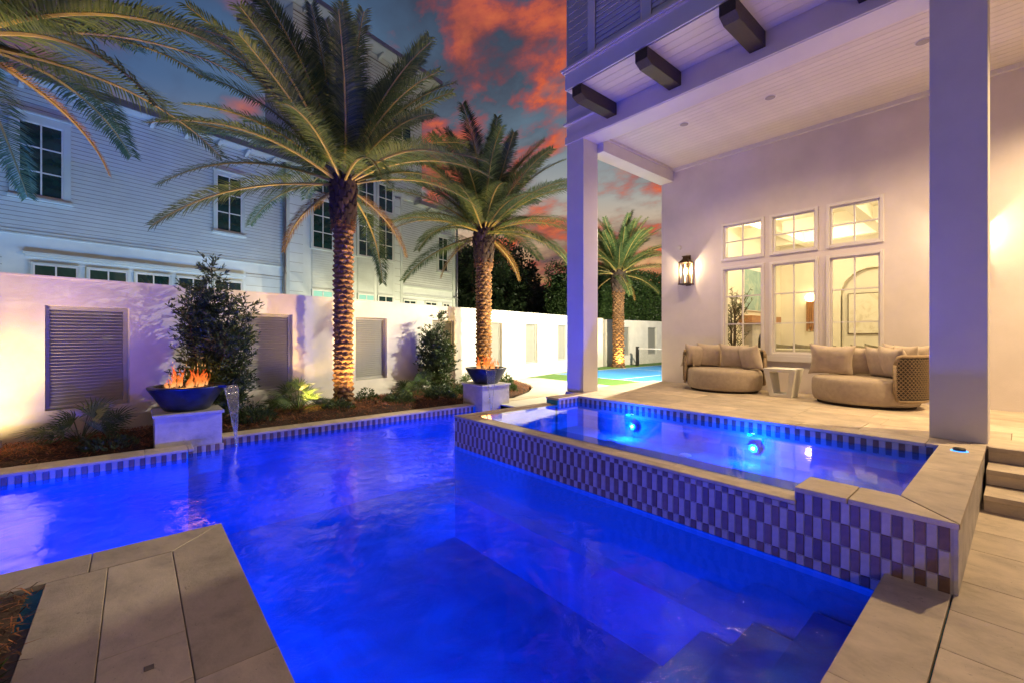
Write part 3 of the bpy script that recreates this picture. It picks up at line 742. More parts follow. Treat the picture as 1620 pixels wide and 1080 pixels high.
def nwin(x0, x1, z0, z1, nx, nz, y=0, lintel=.10, sill=True, g_='nglass', side=.075):
    f = MB(); t_ = .035; yo = y - .062
    f.box(x0 - side, x0, yo, y, z0 - .04, z1 + lintel); f.box(x1, x1 + side, yo, y, z0 - .04, z1 + lintel)
    f.box(x0, x1, yo + .001, y, z1, z1 + lintel); f.box(x0, x1, yo + .001, y, z0 - .04, z0)
    if sill: f.box(x0 - side - .03, x1 + side + .03, y - .10, y, z0 - .09, z0 - .0405); f.box(x0 - side - .02, x1 + side + .02, y - .085, y, z1 + lintel + .0005, z1 + lintel + .04)
    o = f.build('window', 'sidingtrim', nh)
    m_ = MB(); t_ = .013
    for k in range(1, nx): xx = x0 + (x1 - x0) * k / nx; m_.box(xx - t_, xx + t_, y - .05, y - .03, z0, z1)
    for k in range(1, nz): zz = z0 + (z1 - z0) * k / nz; m_.box(x0, x1, y - .049, y - .031, zz - t_, zz + t_)
    m_.box(x0, x0 + .028, y - .05, y - .03, z0, z1); m_.box(x1 - .028, x1, y - .05, y - .03, z0, z1)
    m_.box(x0 + .028, x1 - .028, y - .05, y - .03, z0, z0 + .028); m_.box(x0 + .028, x1 - .028, y - .05, y - .03, z1 - .028, z1)
    m_.build('muntin', 'trim', o)
    for a in range(nx):
        for c in range(nz):
            bx('pane', g_, o, x0 + (x1 - x0) * a / nx + .002, x0 + (x1 - x0) * (a + 1) / nx - .002, y - .034, y - .024, z0 + (z1 - z0) * c / nz + .002, z0 + (z1 - z0) * (c + 1) / nz - .002)
    return o
nwin(1.56, 2.22, 4.54, 6.07, 2, 3, 0, .16, side=.12)
nwin(5.18, 5.82, 4.50, 6.02, 2, 3)
for x0, g_ in ((1.77, 'nglass_g'), (2.62, 'nglass_g'), (3.46, 'nglass'), (4.30, 'nglass'), (5.14, 'nglass')): nwin(x0, x0 + .68, 2.3, 3.12, 2, 1, 0, .03, False, g_, .035)
for x0, x1 in ((7.92, 8.64), (8.80, 9.46), (9.64, 10.32), (10.50, 11.18)):
    nwin(x0, x1, 4.46, 6.06, 2, 3, -.05, .09, False, side=.07); nwin(x0, x1, 6.26, 7.25, 2, 2, -.05, .10, False, side=.07)
    bx('panel', 'sidingtrim', nh, x0 - .03, x1 + .03, -.062, -.05, 3.14, 4.38)
    b = MB(); z = 3.18
    while z < 4.34: b.add([(x0, -.085, z), (x1, -.085, z), (x1, -.063, z + .075), (x0, -.063, z + .075), (x0, -.062, z), (x1, -.062, z)], [(0, 1, 2, 3), (4, 5, 1, 0)]); z += .075
    b.build('louver', 'siding', nh, kind='stuff')
    nwin(x0, x1, 2.6, 3.09, 2, 1, -.05, .03, False, 'nglass_lit' if x0 < 9 or 9.5 < x0 < 10 else 'nglass', .03)
for x0 in (7.9, 9.6, 11.2): nwin(x0, x0 + .9, 8.6, 10.6, 2, 3, -.04)
nwin(13.70, 14.27, 4.41, 5.87, 2, 3, .02)
nwin(11.78, 12.42, 2.5, 3.01, 2, 1, .02, .03, False, 'nglass', .03); nwin(12.95, 13.6, 2.5, 3.01, 2, 1, .02, .03, False, 'nglass', .03); nwin(14.0, 14.4, 2.5, 3.0, 2, 1, .02, .03, False, 'nglass', .03)
def hiproof(x0, x1, y0, y1, z, rise, ov=.55):
    a, c, d, e = x0 - ov, x1 + ov, y0 - ov, y1 + ov
    hl = (e - d) / 2; r = MB(); r.add([(a, d, z + .13), (c, d, z + .13), (c, e, z + .13), (a, e, z + .13), (a + hl, (d + e) / 2, z + .13 + rise), (c - hl, (d + e) / 2, z + .13 + rise)], [(0, 1, 5, 4), (1, 2, 5), (2, 3, 4, 5), (3, 0, 4)])
    o = r.build('roof', 'roof', nh)
    MB().box(a + .02, c - .02, d + .02, e - .02, z + .03, z + .05).build('soffit', 'soffit', o)
    MB().box(a, c, d - .03, d + .018, z + .0, z + .15).box(a - .03, a + .018, d, e, z, z + .149).box(c - .018, c + .03, d, e, z, z + .148).build('gutter', 'metal', o)
    b = MB(); x = x0 + .3
    while x < x1:
        b.prism([(0, 0), (.30, 0), (.30, .04), (.06, .17), (0, .17)], 0, .08, Matrix.Translation((x, y0 - .01, z + .03)) @ Matrix(((0, 0, 1, 0), (-1, 0, 0, 0), (0, -1, 0, 0), (0, 0, 0, 1)))); x += .72
    b.build('bracket', 'soffit', o, kind='stuff')
hiproof(-4.5, 7.1, 0, 9, 6.86, .6, .42); hiproof(7.3, 12.7, -.04, 1.7, 12.0, .5, .6); hiproof(12.7, 14.75, .02, 9, 6.9, .5, .35)
def pipe(x, y, z0, z1, lab=None):
    o = MB().tube([(x, y, z0), (x, y, z1)], .045, 10).build('downspout', 'metal', nh, smooth=True)
    b = MB()
    for z in (z0 + .8, (z0 + z1) / 2, z1 - .8): b.lathe([(.052, 0), (.056, .02), (.056, .05), (.052, .07)], 10, (x, y, z))
    b.build('strap', 'metal', o); return o
pipe(7.0, -.12, 0, 6.95); pipe(14.85, -.05, 0, 6.95); pipe(1.16, -.12, 0, 6.95)
MB().tube([(14.85, -.05, 3.3), (14.6, -.1, 3.32)], .05, 8).build('elbow', 'metal', nh, smooth=True)

# ------------------------------------------------------------------ main house with porch
hs = thing('porch_house', 'white house with tall covered porch, square columns and dark beam ends', 'house')
# facade wall x 9.45..9.65 with window holes
WX = 9.45
WINS = []  # (y0,y1,z0,z1)
for y0, y1 in ((3.385, 4.125), (2.48, 3.19), (1.557, 2.258)):
    WINS.append((y0, y1, 1.285, 3.0)); WINS.append((y0, y1, 3.23, 3.92))
b = MB()
b.box(WX, WX + .2, -4, 1.557, 0, 5.452); b.box(WX, WX + .2, 4.125, 5.57, 0, 5.452)
b.box(WX + .001, WX + .199, 1.557, 4.125, 0, 1.285); b.box(WX + .001, WX + .199, 1.557, 4.125, 3.92, 5.452); b.box(WX + .001, WX + .199, 1.557, 4.125, 3.0, 3.23)
for ya, yb in ((2.258, 2.48), (3.19, 3.385)): b.box(WX + .002, WX + .198, ya, yb, 1.285, 3.0); b.box(WX + .002, WX + .198, ya, yb, 3.23, 3.92)
b.build('facade', 'stucco_porch', hs)
MB().box(9.65, 16.3, 5.1, 5.568, 0, 5.45).box(16.1, 16.3, -4, 5.1, 0, 5.45).build('end_wall', 'stucco', hs)
def hwin(y0, y1, z0, z1, ny, nz, sill):
    f = MB(); s_ = .05; xo = WX - .03
    f.box(xo, WX, y0 - s_, y0, z0 - s_, z1 + s_); f.box(xo, WX, y1, y1 + s_, z0 - s_, z1 + s_); f.box(xo + .001, WX, y0, y1, z1, z1 + s_); f.box(xo + .001, WX, y0, y1, z0 - s_, z0)
    if sill: f.box(xo - .015, WX, y0 - .09, y1 + .09, z0 - .16, z0 - s_ - .0005)
    o = f.build('window', 'trim', hs, bevel=.004)
    m_ = MB(); e = .028
    m_.box(WX + .02, WX + .06, y0, y0 + e, z0, z1); m_.box(WX + .02, WX + .06, y1 - e, y1, z0, z1); m_.box(WX + .021, WX + .06, y0 + e, y1 - e, z0, z0 + e); m_.box(WX + .021, WX + .06, y0 + e, y1 - e, z1 - e, z1)
    m_.build('sash', 'trim', o)
    m_ = MB(); t_ = .011
    for k in range(1, ny): yy = y0 + (y1 - y0) * k / ny; m_.box(WX + .022, WX + .058, yy - t_, yy + t_, z0 + e, z1 - e)
    for k in range(1, nz): zz = z0 + (z1 - z0) * k / nz; m_.box(WX + .023, WX + .057, y0 + e, y1 - e, zz - t_, zz + t_)
    m_.build('muntin', 'trim', o)
    for a in range(ny):
        for c in range(nz):
            ya, yb = y0 + (y1 - y0) * a / ny, y0 + (y1 - y0) * (a + 1) / ny; za, zb = z0 + (z1 - z0) * c / nz, z0 + (z1 - z0) * (c + 1) / nz
            MB().add([(WX + .04, ya, za), (WX + .04, yb, za), (WX + .04, yb, zb), (WX + .04, ya, zb)], [(0, 3, 2, 1)]).build('pane', 'glass', o)
for i, (y0, y1, z0, z1) in enumerate(WINS): hwin(y0, y1, z0, z1, 2, 3 if i % 2 == 0 else 2, i % 2 == 0)
# columns
for y0, y1 in ((5.405, 5.82), (.228, .652)):
    c = bx('column', 'trim_end', hs, 6.42, 6.85, y0, y1, PZ - .001, 5.335, bevel=.006)
# beam, side beam, ceiling
MB().box(6.42, 6.85, -4, 5.83, 5.335, 6.0).build('beam', 'trim_end', hs, bevel=.004)
MB().box(6.395, 6.42, -4, 5.85, 5.345, 5.48).build('beam_fascia', 'trim_end', hs)
MB().box(6.36, 6.419, 5.02, 5.87, 5.70, 5.735).build('beam_moulding', 'trim_end', hs)
MB().box(6.85, 9.45, 5.27, 5.60, 5.165, 5.445).build('side_beam', 'trim', hs, bevel=.004)
MB().box(6.88, 9.44, 5.235, 5.2695, 5.40, 5.4445).box(9.38, 9.4495, -4, 5.235, 5.375, 5.4445).box(6.85, 6.89, -4, 5.2345, 5.38, 5.4445).build('crown_moulding', 'trim', hs)
MB().box(6.85, 9.6, -4, 5.6, 5.47, 5.6).build('ceiling_deck', 'grout', hs)
x = 6.855; pit = .1235
ceil = link('ceiling', MB().box(6.85, 9.45, -4, 5.6, 5.462, 5.468).mesh('ceiling', 'board'), hs)
while x < 9.44:
    e = min(x + pit, 9.447); bx('ceiling_board', 'board', ceil, x + .0035, e - .0035, -4, 5.6, 5.445, 5.4615, bevel=.0); x = e
for i, (x, y) in enumerate(PORCH_FILLS):
    o = disc('downlight', 'trim', None, (x, y, 5.443), .085, (0, 0, -1), .006); o['label'] = ['recessed ceiling downlight above the porch steps', 'small round ceiling light in the middle of the plank ceiling', 'round ceiling light nearest the far column', 'large round ceiling light beside the right column'][i]; o['category'] = 'lamp'; o['group'] = 'porch ceiling downlights'
    disc('lens', 'can', o, (0, 0, .007), .072, (0, 0, 1), .003)  # speaker discs given a dim lens for the added porch lamps
# projecting upper storey
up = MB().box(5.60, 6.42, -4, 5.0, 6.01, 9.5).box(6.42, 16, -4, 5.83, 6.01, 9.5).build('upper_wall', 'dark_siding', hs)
MB().box(5.47, 5.50, -4, 5.0, 5.715, 6.0).box(5.50, 5.60, -4, 4.998, 5.72, 5.999).build('floor_band', 'shutter', hs)
MB().box(5.40, 5.60, -4, 5.04, 6.0, 6.035).box(5.43, 5.60, -4, 5.02, 5.97, 5.9999).build('ledge', 'trim', hs)
MB().box(5.50, 6.42, 4.97, 5.0, 5.715, 5.999).build('band_return', 'shutter', hs)
x = 5.505
while x < 6.40: e = min(6.418, x + .152); bx('soffit_board', 'board', hs, x + .003, e - .003, -4, 4.968, 5.70, 5.714); x = e
b = MB(); b.box(5.5, 6.42, -4, 4.97, 5.7145, 5.7149).build('soffit_backing', 'grout', hs)
for k in range(5):
    yc = 4.75 - 1.2 * k
    pr = [(0, 0), (.93, 0), (.93, .21), (0, .21)]
    b = MB(); P_ = [(5.475, 5.699), (6.4195, 5.699), (6.4195, 5.488), (5.60, 5.488), (5.478, 5.545)]
    vs = [(x_, yc - .10, z_) for x_, z_ in P_] + [(x_, yc + .10, z_) for x_, z_ in P_]
    b.add(vs, [(4, 3, 2, 1, 0), (5, 6, 7, 8, 9), (0, 1, 6, 5), (1, 2, 7, 6), (2, 3, 8, 7), (3, 4, 9, 8), (4, 0, 5, 9)])
    b.build('corbel', 'corbel', hs, bevel=.004)
z = 6.04
while z < 9.3: 
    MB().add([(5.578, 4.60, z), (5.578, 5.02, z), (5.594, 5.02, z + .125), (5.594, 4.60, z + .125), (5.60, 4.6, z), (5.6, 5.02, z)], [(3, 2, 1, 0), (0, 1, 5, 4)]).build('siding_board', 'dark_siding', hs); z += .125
y1 = 4.59
while y1 > -3:
    fr = MB(); fr.box(5.555, 5.60, y1 - .13, y1, 6.04, 8.6); fr.box(5.556, 5.60, y1 - 1.0, y1 - .13, 6.04, 6.14)
    o = fr.build('shutter', 'shutter', hs); 
    fr2 = MB().box(5.548, 5.556, y1 - .155, y1 - .13, 6.14, 8.6).box(5.548, 5.556, y1 - 1.0, y1 - .975, 6.14, 8.6).box(5.548, 5.556, y1 - .975, y1 - .155, 6.14, 6.165).build('inner_frame', 'trim', o)
    z = 6.175; me = MB().add([(-.012, -.41, 0), (-.012, .41, 0), (.012, .41, .075), (.012, -.41, .075), (.012, -.41, 0), (.012, .41, 0)], [(3, 2, 1, 0), (0, 1, 5, 4)]).mesh('slat', 'shutter')
    while z < 8.5: link('slat', me, o, (5.574, y1 - .565, z)); z += .085
    y1 -= 1.0
# camera on the porch wall (small round sensor)
disc('sensor', 'trim', hs, (WX - .001, 5.12, 3.62), .05, (-1, 0, 0), .03)

# lanterns
def lantern(loc, label):
    t_ = thing('wall_lantern', label, 'lantern', loc, 0, 'bronze wall lanterns')
    w_, d_, z0, z1 = .105, .10, -.30, .16   # half width (y), half depth (x)
    b = MB(); p = .011
    for sx in (-1, 1):
        for sy in (-1, 1): b.box(sx * d_ - p, sx * d_ + p, sy * w_ - p, sy * w_ + p, z0, z1)
    b.build('frame', 'bronze', t_)
    bx('base', 'bronze', t_, -d_ - .02, d_ + .02, -w_ - .02, w_ + .02, z0 - .022, z0 - .0005)
    b = MB(); H = z1
    b.add([(-d_ - .025, -w_ - .025, H), (d_ + .025, -w_ - .025, H), (d_ + .025, w_ + .025, H), (-d_ - .025, w_ + .025, H), (-.045, -.05, H + .09), (.045, -.05, H + .09), (.045, .05, H + .09), (-.045, .05, H + .09)],
          [(3, 2, 1, 0), (0, 1, 5, 4), (1, 2, 6, 5), (2, 3, 7, 6), (3, 0, 4, 7), (4, 5, 6, 7)])
    b.box(-.045, .045, -.05, .05, H + .0905, H + .14); b.box(-.06, .06, -.065, .065, H + .1405, H + .155)
    b.build('roof', 'bronze', t_)
    bx('back_plate', 'bronze', t_, .103, .119, -.055, .055, -.34, .34)
    g_ = MB()
    for a in ((-d_, -w_, -d_, w_), (-d_, -w_, d_, -w_), (-d_, w_, d_, w_)): g_.add([(a[0], a[1], z0), (a[2], a[3], z0), (a[2], a[3], z1), (a[0], a[1], z1)], [(0, 1, 2, 3)])
    g_.build('pane', 'glass', t_)
    for yy in (-.035, .035):
        c = MB().lathe([(.013, z0), (.013, -.10)], 10, (0, yy, 0)).build('candle', 'trim', t_)
        MB().lathe([(.001, -.099), (.02, -.06), (.022, -.03), (.012, .01), (.001, .05)], 10, (0, yy, 0)).build('bulb', 'bulb', c, smooth=True)
lantern((9.33, 4.905, 3.07), 'bronze box lantern glowing on porch wall left of the windows')
lantern((9.33, .47, 3.07), 'bronze wall lantern mostly hidden behind the right porch column')
def flood(loc, label):
    t_ = thing('floodlight', label, 'floodlight', loc, 0, 'floodlights on the end wall')
    e = .25; b = MB(); b.add([(-e, -.5, -.04), (e, -.5, -.04), (e, e, -.04), (-e, e, -.04), (-.12, -.5, .16), (.12, -.5, .16), (.12, .10, .16), (-.12, .10, .16)], [(4, 5, 6, 7), (1, 2, 6, 5), (2, 3, 7, 6), (3, 0, 4, 7)])
    b.build('hood', 'metal', t_); bx('bracket', 'metal', t_, -.03, .03, -.53, -.1, .05, .08)  # unseen hood added to keep this beam off the neighbour house
flood((11.5, 6.1, 4.6), 'hooded metal floodlight high on the end wall of the house')
f2 = thing('floodlight', 'floodlight with a side shield further along the end wall', 'floodlight', (14.6, 6.0, 5.2), 0, 'floodlights on the end wall')
bx('bracket', 'metal', f2, -.03, .03, -.43, -.06, .05, .08)
MB().box(-.25, .25, -.005, .005, -.045, .35, Matrix.Translation((-.17, .19, 0)) @ Matrix.Rotation(R(38), 4, 'Z')).box(-.22, .22, -.005, .005, -.045, .35, Matrix.Translation((-.30, -.06, 0)) @ Matrix.Rotation(R(80), 4, 'Z')).build('side_shield', 'metal', f2)  # unseen plates added to block this lamp towards the neighbour house

pl_ = thing('post_lantern', 'bronze lantern on a slim post at the back of the stone deck', 'lantern', (.6, -3.4, .1))  # unseen fixture added to hold the deck fill lamp
MB().lathe([(.07, 0), (.03, .04), (.025, 2.0), (.10, 2.05), (.10, 2.07), (.001, 2.07)], 14).build('post', 'bronze', pl_, smooth=True)
b = MB()
for sx in (-.09, .09):
    for sy in (-.09, .09): b.box(sx - .006, sx + .006, sy - .006, sy + .006, 2.07, 2.42)
b.lathe([(.15, 2.42), (.05, 2.52), (.001, 2.56)], 4); b.build('frame', 'bronze', pl_)
MB().lathe([(.001, 2.18), (.022, 2.2), (.022, 2.24), (.001, 2.26)], 10).build('bulb', 'bulb', pl_, smooth=True)
# ------------------------------------------------------------------ living room seen through the windows
room = MB()
room.box(9.66, 15.5, -2.6, 5.0, .50, PZ)
ro = room.build('room_floor', 'roomfloor', kind='structure')
b = MB(); b.box(9.66, 15.5, 5.0, 5.09, PZ, 4.5); b.box(9.66, 15.6, -2.7, -2.6, PZ, 4.5); b.box(9.66, 15.6, -2.6, 5.0, 4.5, 4.6)
# back wall with arched niche
b.box(15.5, 15.6, -2.6, 1.98, PZ, 4.5); b.box(15.5, 15.6, 3.44, 5.0, PZ, 4.5); b.box(15.72, 15.8, 1.9, 3.5, PZ, 4.2); 
arch = [(3.44, 4.5), (1.98, 4.5)] ; n = 20
pts = [(1.98, 4.5), (3.44, 4.5)] + [(2.71 + .73 * math.cos(math.pi * k / n), 2.78 + .73 * math.sin(math.pi * k / n)) for k in range(0, n + 1)]
for k in range(n):
    a0 = (2.71 + .73 * math.cos(math.pi * k / n), 2.78 + .73 * math.sin(math.pi * k / n)); a1 = (2.71 + .73 * math.cos(math.pi * (k + 1) / n), 2.78 + .73 * math.sin(math.pi * (k + 1) / n))
    b.add([(15.5, a0[0], a0[1]), (15.5, a1[0], a1[1]), (15.5, a1[0], 4.5), (15.5, a0[0], 4.5)], [(0, 1, 2, 3)])
    b.add([(15.5, a0[0], a0[1]), (15.5, a1[0], a1[1]), (15.72, a1[0], a1[1]), (15.72, a0[0], a0[1])], [(3, 2, 1, 0)])
b.add([(15.5, 1.98, PZ), (15.72, 1.98, PZ), (15.72, 1.98, 2.78), (15.5, 1.98, 2.78)], [(0, 1, 2, 3)]); b.add([(15.5, 3.44, PZ), (15.72, 3.44, PZ), (15.72, 3.44, 2.78), (15.5, 3.44, 2.78)], [(0, 1, 2, 3)])
b.build('room_wall', 'room', ro)
b = MB()
for x in (10.9, 12.6, 14.3): b.box(x - .11, x + .11, -2.6, 5.0, 4.22, 4.4995)
for y in (4.1, 2.3, .5, -1.3):
    for xa, xb in ((9.66, 10.79), (11.01, 12.49), (12.71, 14.19), (14.41, 15.5)): b.box(xa, xb, y - .11, y + .11, 4.221, 4.4994)
b.build('coffer_beam', 'room', ro)
fp = thing('fireplace', 'arched cream fireplace under a thick oak mantel inside the room', 'fireplace', (13.5, 5.0, PZ))
b = MB(); n = 14
for k in range(n):
    a0 = (.42 * math.cos(math.pi * k / n), .85 + .35 * math.sin(math.pi * k / n)); a1 = (.42 * math.cos(math.pi * (k + 1) / n), .85 + .35 * math.sin(math.pi * (k + 1) / n))
    b.add([(a0[0], -.22, a0[1]), (a1[0], -.22, a1[1]), (a1[0], -.22, 1.4), (a0[0], -.22, 1.4)], [(0, 3, 2, 1)]); b.add([(a0[0], -.22, a0[1]), (a1[0], -.22, a1[1]), (a1[0], -.02, a1[1]), (a0[0], -.02, a0[1])], [(0, 1, 2, 3)])
b.box(-.8, -.42, -.22, -.001, 0, 1.4); b.box(.42, .8, -.22, -.001, 0, 1.4)
b.build('surround', 'stone_lt', fp); bx('firebox', 'black', fp, -.42, .42, -.03, -.002, 0, 1.25); bx('mantel', 'wood', fp, -1.15, 1.0, -.34, -.002, 1.405, 1.60, bevel=.006)
b = MB()
for k in range(9): b.box(-.30 + k * .075, -.292 + k * .075, -.20, -.19, .02, .9)
b.build('screen', 'bronze', fp)
pt = bx('painting', 'art_blue', None, 12.62, 14.5, 4.955, 4.985, 2.32, 3.44); pt['label'] = 'large sea green abstract painting above the oak mantel'; pt['category'] = 'painting'
MB().box(-.96, -.941, -.02, .015, -.56, .56).box(.941, .96, -.02, .015, -.56, .56).box(-.94, .94, -.019, .015, .561, .58).box(-.94, .94, -.019, .015, -.58, -.561).build('frame', 'trim', pt)
pt2 = bx('framed_art', 'art_pale', None, 15.66, 15.69, 2.13, 3.29, 1.68, 2.80); pt2['label'] = 'pale framed artwork standing in the arched niche'; pt2['category'] = 'artwork'
MB().box(-.025, .015, -.60, -.581, -.58, .58).box(-.025, .015, .581, .60, -.58, .58).box(-.024, .015, -.58, .58, .561, .58).box(-.024, .015, -.58, .58, -.58, -.561).build('frame', 'bronze', pt2)
sc1 = thing('room_sconce', 'brass wall sconce with glowing globe and long hanging fringe indoors', 'wall lamp', (15.42, 4.18, 2.75))
MB().lathe([(.001, -.13), (.10, -.08), (.13, 0), (.10, .08), (.001, .13)], 16).build('globe', 'bulb', sc1, smooth=True)
b = MB()
for k in range(9): a = math.pi * 2 * k / 9; b.tube([(.08 * math.cos(a), .08 * math.sin(a), -.12), (.08 * math.cos(a), .08 * math.sin(a), -1.0 + .06 * (k % 3))], .022, 6)
b.build('fringe', 'wood', sc1)
def pillow_mesh(name, m, w_, h_, t_):
    b = MB(); n = 12
    def P_(u, v, s_):
        e = (1 - abs(u) ** 3.2) * (1 - abs(v) ** 3.2); pin = 1 - .14 * (1 - abs(v) ** 2) * abs(u) ** 4; pin2 = 1 - .14 * (1 - abs(u) ** 2) * abs(v) ** 4
        wr = .012 * noise.noise(Vector((u * 3, v * 3, w_ * 40 + s_))) * e
        return (u * w_ / 2 * pin, s_ * (t_ / 2 * max(0, e) ** .55 + .004) + wr, v * h_ / 2 * pin2)
    for s_ in (-1, 1):
        o = len(b.v)
        for i in range(n + 1):
            for j in range(n + 1): b.v.append(P_(-1 + 2 * i / n, -1 + 2 * j / n, s_))
        for i in range(n):
            for j in range(n):
                q = (o + i * (n + 1) + j, o + (i + 1) * (n + 1) + j, o + (i + 1) * (n + 1) + j + 1, o + i * (n + 1) + j + 1)
                b.f.append(q if s_ < 0 else q[::-1]); b.mi.append(0)
    k = (n + 1) ** 2
    rim = [(i, 0) for i in range(n)] + [(n, j) for j in range(n)] + [(n - i, n) for i in range(n)] + [(0, n - j) for j in range(n)]
    for a in range(len(rim)):
        i0 = rim[a][0] * (n + 1) + rim[a][1]; c_ = rim[(a + 1) % len(rim)]; i1 = c_[0] * (n + 1) + c_[1]
        b.f.append((i0, i0 + k, i1 + k, i1)); b.mi.append(0)
    return b.mesh(name, m, True)
sofa = thing('sofa', 'long low cream sofa with its back to the windows', 'sofa', (10.5, 2.3, PZ))
bx('back', 'sofa', sofa, -.25, 0, -1.7, 1.55, .12, .80, bevel=.05); bx('seat', 'sofa', sofa, .0, .8, -1.7, 1.55, .12, .45, bevel=.05); bx('feet', 'black', sofa, -.2, .75, -1.6, 1.5, 0, .12)
pm = pillow_mesh('room_cushion', 'pil_dk', .46, .46, .16)
labs = ['olive cushion on the sofa back, nearest the fireplace', 'olive cushion leaning beside the sofa end cushion', 'dark cushion at middle of the cream sofa', 'dark cushion in the right half of the middle window', 'olive cushion seen at left of the right window', 'olive cushion seen at the middle of the right window', 'olive cushion seen at right of the right window']
for i, y in enumerate((1.30, 1.12, .72, .42, -.30, -.5, -1.0)):
    o = link('sofa_cushion', pm, None, (10.66, 2.3 + y - .0, PZ + .69), label=labs[i], cat='cushion', group='cushions on the cream sofa'); o.rotation_euler = (R(U(25, 50)), R(-6), R(90 + U(-12, 12)))
# olive tree indoors
ot = thing('olive_tree', 'slender potted olive tree inside the left window', 'tree', (10.35, 4.30, PZ))
MB().lathe([(.16, 0), (.22, .35), (.2, .35), (.19, .3), (.001, .3)], 20).build('pot', 'stone_lt', ot, smooth=True)
b = MB(); lb = MB()
def leafquad(mb, p, d, L, w_):
    d = d.normalized(); s_ = d.cross(Vector((U(-1, 1), U(-1, 1), U(-1, 1)))).normalized() * w_
    q = p + d * L * .5
    mb.add([p, q + s_, p + d * L, q - s_], [(0, 1, 2, 3)])
for k in range(3):
    b.tube([(0.02 * k, .02 * k, .3), (.05 * math.sin(k * 2), .05 * math.cos(k * 2), 1.0), (.08 * math.sin(k * 2 + 1), .08 * math.cos(k * 2), 1.7)], [.03, .022, .014], 6)
for k in range(46):
    h_ = U(.75, 1.7); a = U(0, 6.28); p0 = Vector((.05 * math.cos(a), .05 * math.sin(a), h_)); L = U(.25, .6); p1 = p0 + Vector((math.cos(a) * L * .6, math.sin(a) * L * .6, L * .9))
    b.tube([p0, (p0 + p1) / 2 + Vector((0, 0, -.03)), p1], [.008, .006, .003], 4)
    for q in range(20):
        t2 = U(.2, 1); leafquad(lb, p0.lerp(p1, t2), Vector((U(-1, 1), U(-1, 1), U(-.2, 1))), U(.07, .11), .009)
b.build('trunk', 'twig', ot); lb.build('crown', 'olive', ot)

# ------------------------------------------------------------------ porch furniture
def ell(a, b_, t): return a * math.cos(t), b_ * math.sin(t)
def daybed(loc, label, rot, pil, plabs, A=.58, B=.69):
    rz = 0
    t_ = thing('daybed', label, 'daybed', loc, rz, 'round outdoor daybeds')
    prof = [(.0001, .0), (.90, .0), (.93, .03), (.935, .045)]
    b = MB(); b.lathe([(.88, 0), (.90, .035)], 48, sx=A, sy=B); b.build('plinth', 'weave_dk', t_)
    b = MB(); b.lathe([(.86, .036), (.94, .05), (.985, .11), (1, .20), (1, .33), (.985, .385), (.95, .415), (.88, .43), (.5, .438), (.0001, .44)], 64, sx=A, sy=B); b.build('seat', 'fabric', t_, smooth=True)
    # woven curved back along the +x (wall) side
    def backpt(u, z, off=0):   # u -1..1 around the back
        a = u * R(95) + R(rot); return ((A * 1.035 + off) * math.cos(a), (B * 1.035 + off) * math.sin(a), z)
    z0, z1 = .14, .775; n = 56
    def corner(u):   # rounded ends
        e = (1 - abs(u)) * 2.3; r_ = .12
        return r_ - math.sqrt(max(0, r_ * r_ - (r_ - e) ** 2)) if e < r_ else 0
    b = MB()
    for i in range(n + 1):
        u = -1 + 2 * i / n; c = corner(u)
        for z, off in ((z0 + c, .0), (z1 - c, .0), (z1 - c, .035), (z0 + c, .035)): b.v.append(backpt(u, z, off))
    for i in range(n):
        for k in range(4): b.f.append((i * 4 + k, i * 4 + (k + 1) % 4, i * 4 + 4 + (k + 1) % 4, i * 4 + 4 + k)); b.mi.append(0)
    b.build('back_panel', 'weave_dk', t_)
    lp = []
    for i in range(n + 1): u = -1 + 2 * i / n; lp.append(backpt(u, z1 - corner(u), .018))
    for i in range(n + 1): u = 1 - 2 * i / n; lp.append(backpt(u, z0 + corner(u), .018))
    lp.append(lp[0]); MB().tube(lp, .024, 8).build('back_rim', 'weave', t_, smooth=True)
    b = MB()   # rope weave: interlaced short pieces
    nu, nz_ = 84, 19
    for i in range(nu):
        for j in range(nz_):
            u = -1 + 2 * (i + .5) / nu; c = corner(u)
            z = z0 + .035 + (z1 - z0 - .07) * (j + .5) / nz_
            if z < z0 + c + .02 or z > z1 - c - .02: continue
            du = 1.15 / nu; s_ = 1 if (i + j) % 2 else -1; hz = .013
            p = [backpt(u - du, z - s_ * hz - .006, .036), backpt(u - du, z - s_ * hz + .006, .036), backpt(u, z + .008, .056), backpt(u, z - .008, .056), backpt(u + du, z + s_ * hz + .006, .036), backpt(u + du, z + s_ * hz - .006, .036)]
            b.add(p, [(0, 1, 2, 3), (3, 2, 4, 5)][::1])
    b.build('rope_weave', 'weave', t_, kind='stuff')
    pb = MB()
    for i in range(25):
        u = -.86 + 1.72 * i / 24
        for z, off in ((.40, -.02), (.72, -.02), (.76, -.06), (.72, -.12), (.44, -.14)): pb.v.append(backpt(u, z, off))
    for i in range(24):
        for k in range(4): pb.f.append((i * 5 + k, i * 5 + k + 1, i * 5 + 5 + k + 1, i * 5 + 5 + k)); pb.mi.append(0)
    pb.build('back_cushion', 'fabric', t_, smooth=True)
    mw = Matrix.Translation(loc) @ Matrix.Rotation(rz, 4, 'Z')
    for (x, y, z, ry, rx, w_, h_), lb_ in zip(pil, plabs):
        me = pillow_mesh('throw_pillow', 'pillow', w_ * 1.12, h_ * 1.10, .20)
        o = link('throw_pillow', me, None, mx=mw @ Matrix.Translation((x - .05, y, z + .005)) @ Matrix.Rotation(R(ry), 4, 'Z') @ Matrix.Rotation(R(rx), 4, 'X') @ Matrix.Rotation(R(U(-5, 5)), 4, 'Y'), label=lb_, cat='pillow', group='taupe throw pillows on the daybeds')
    return t_
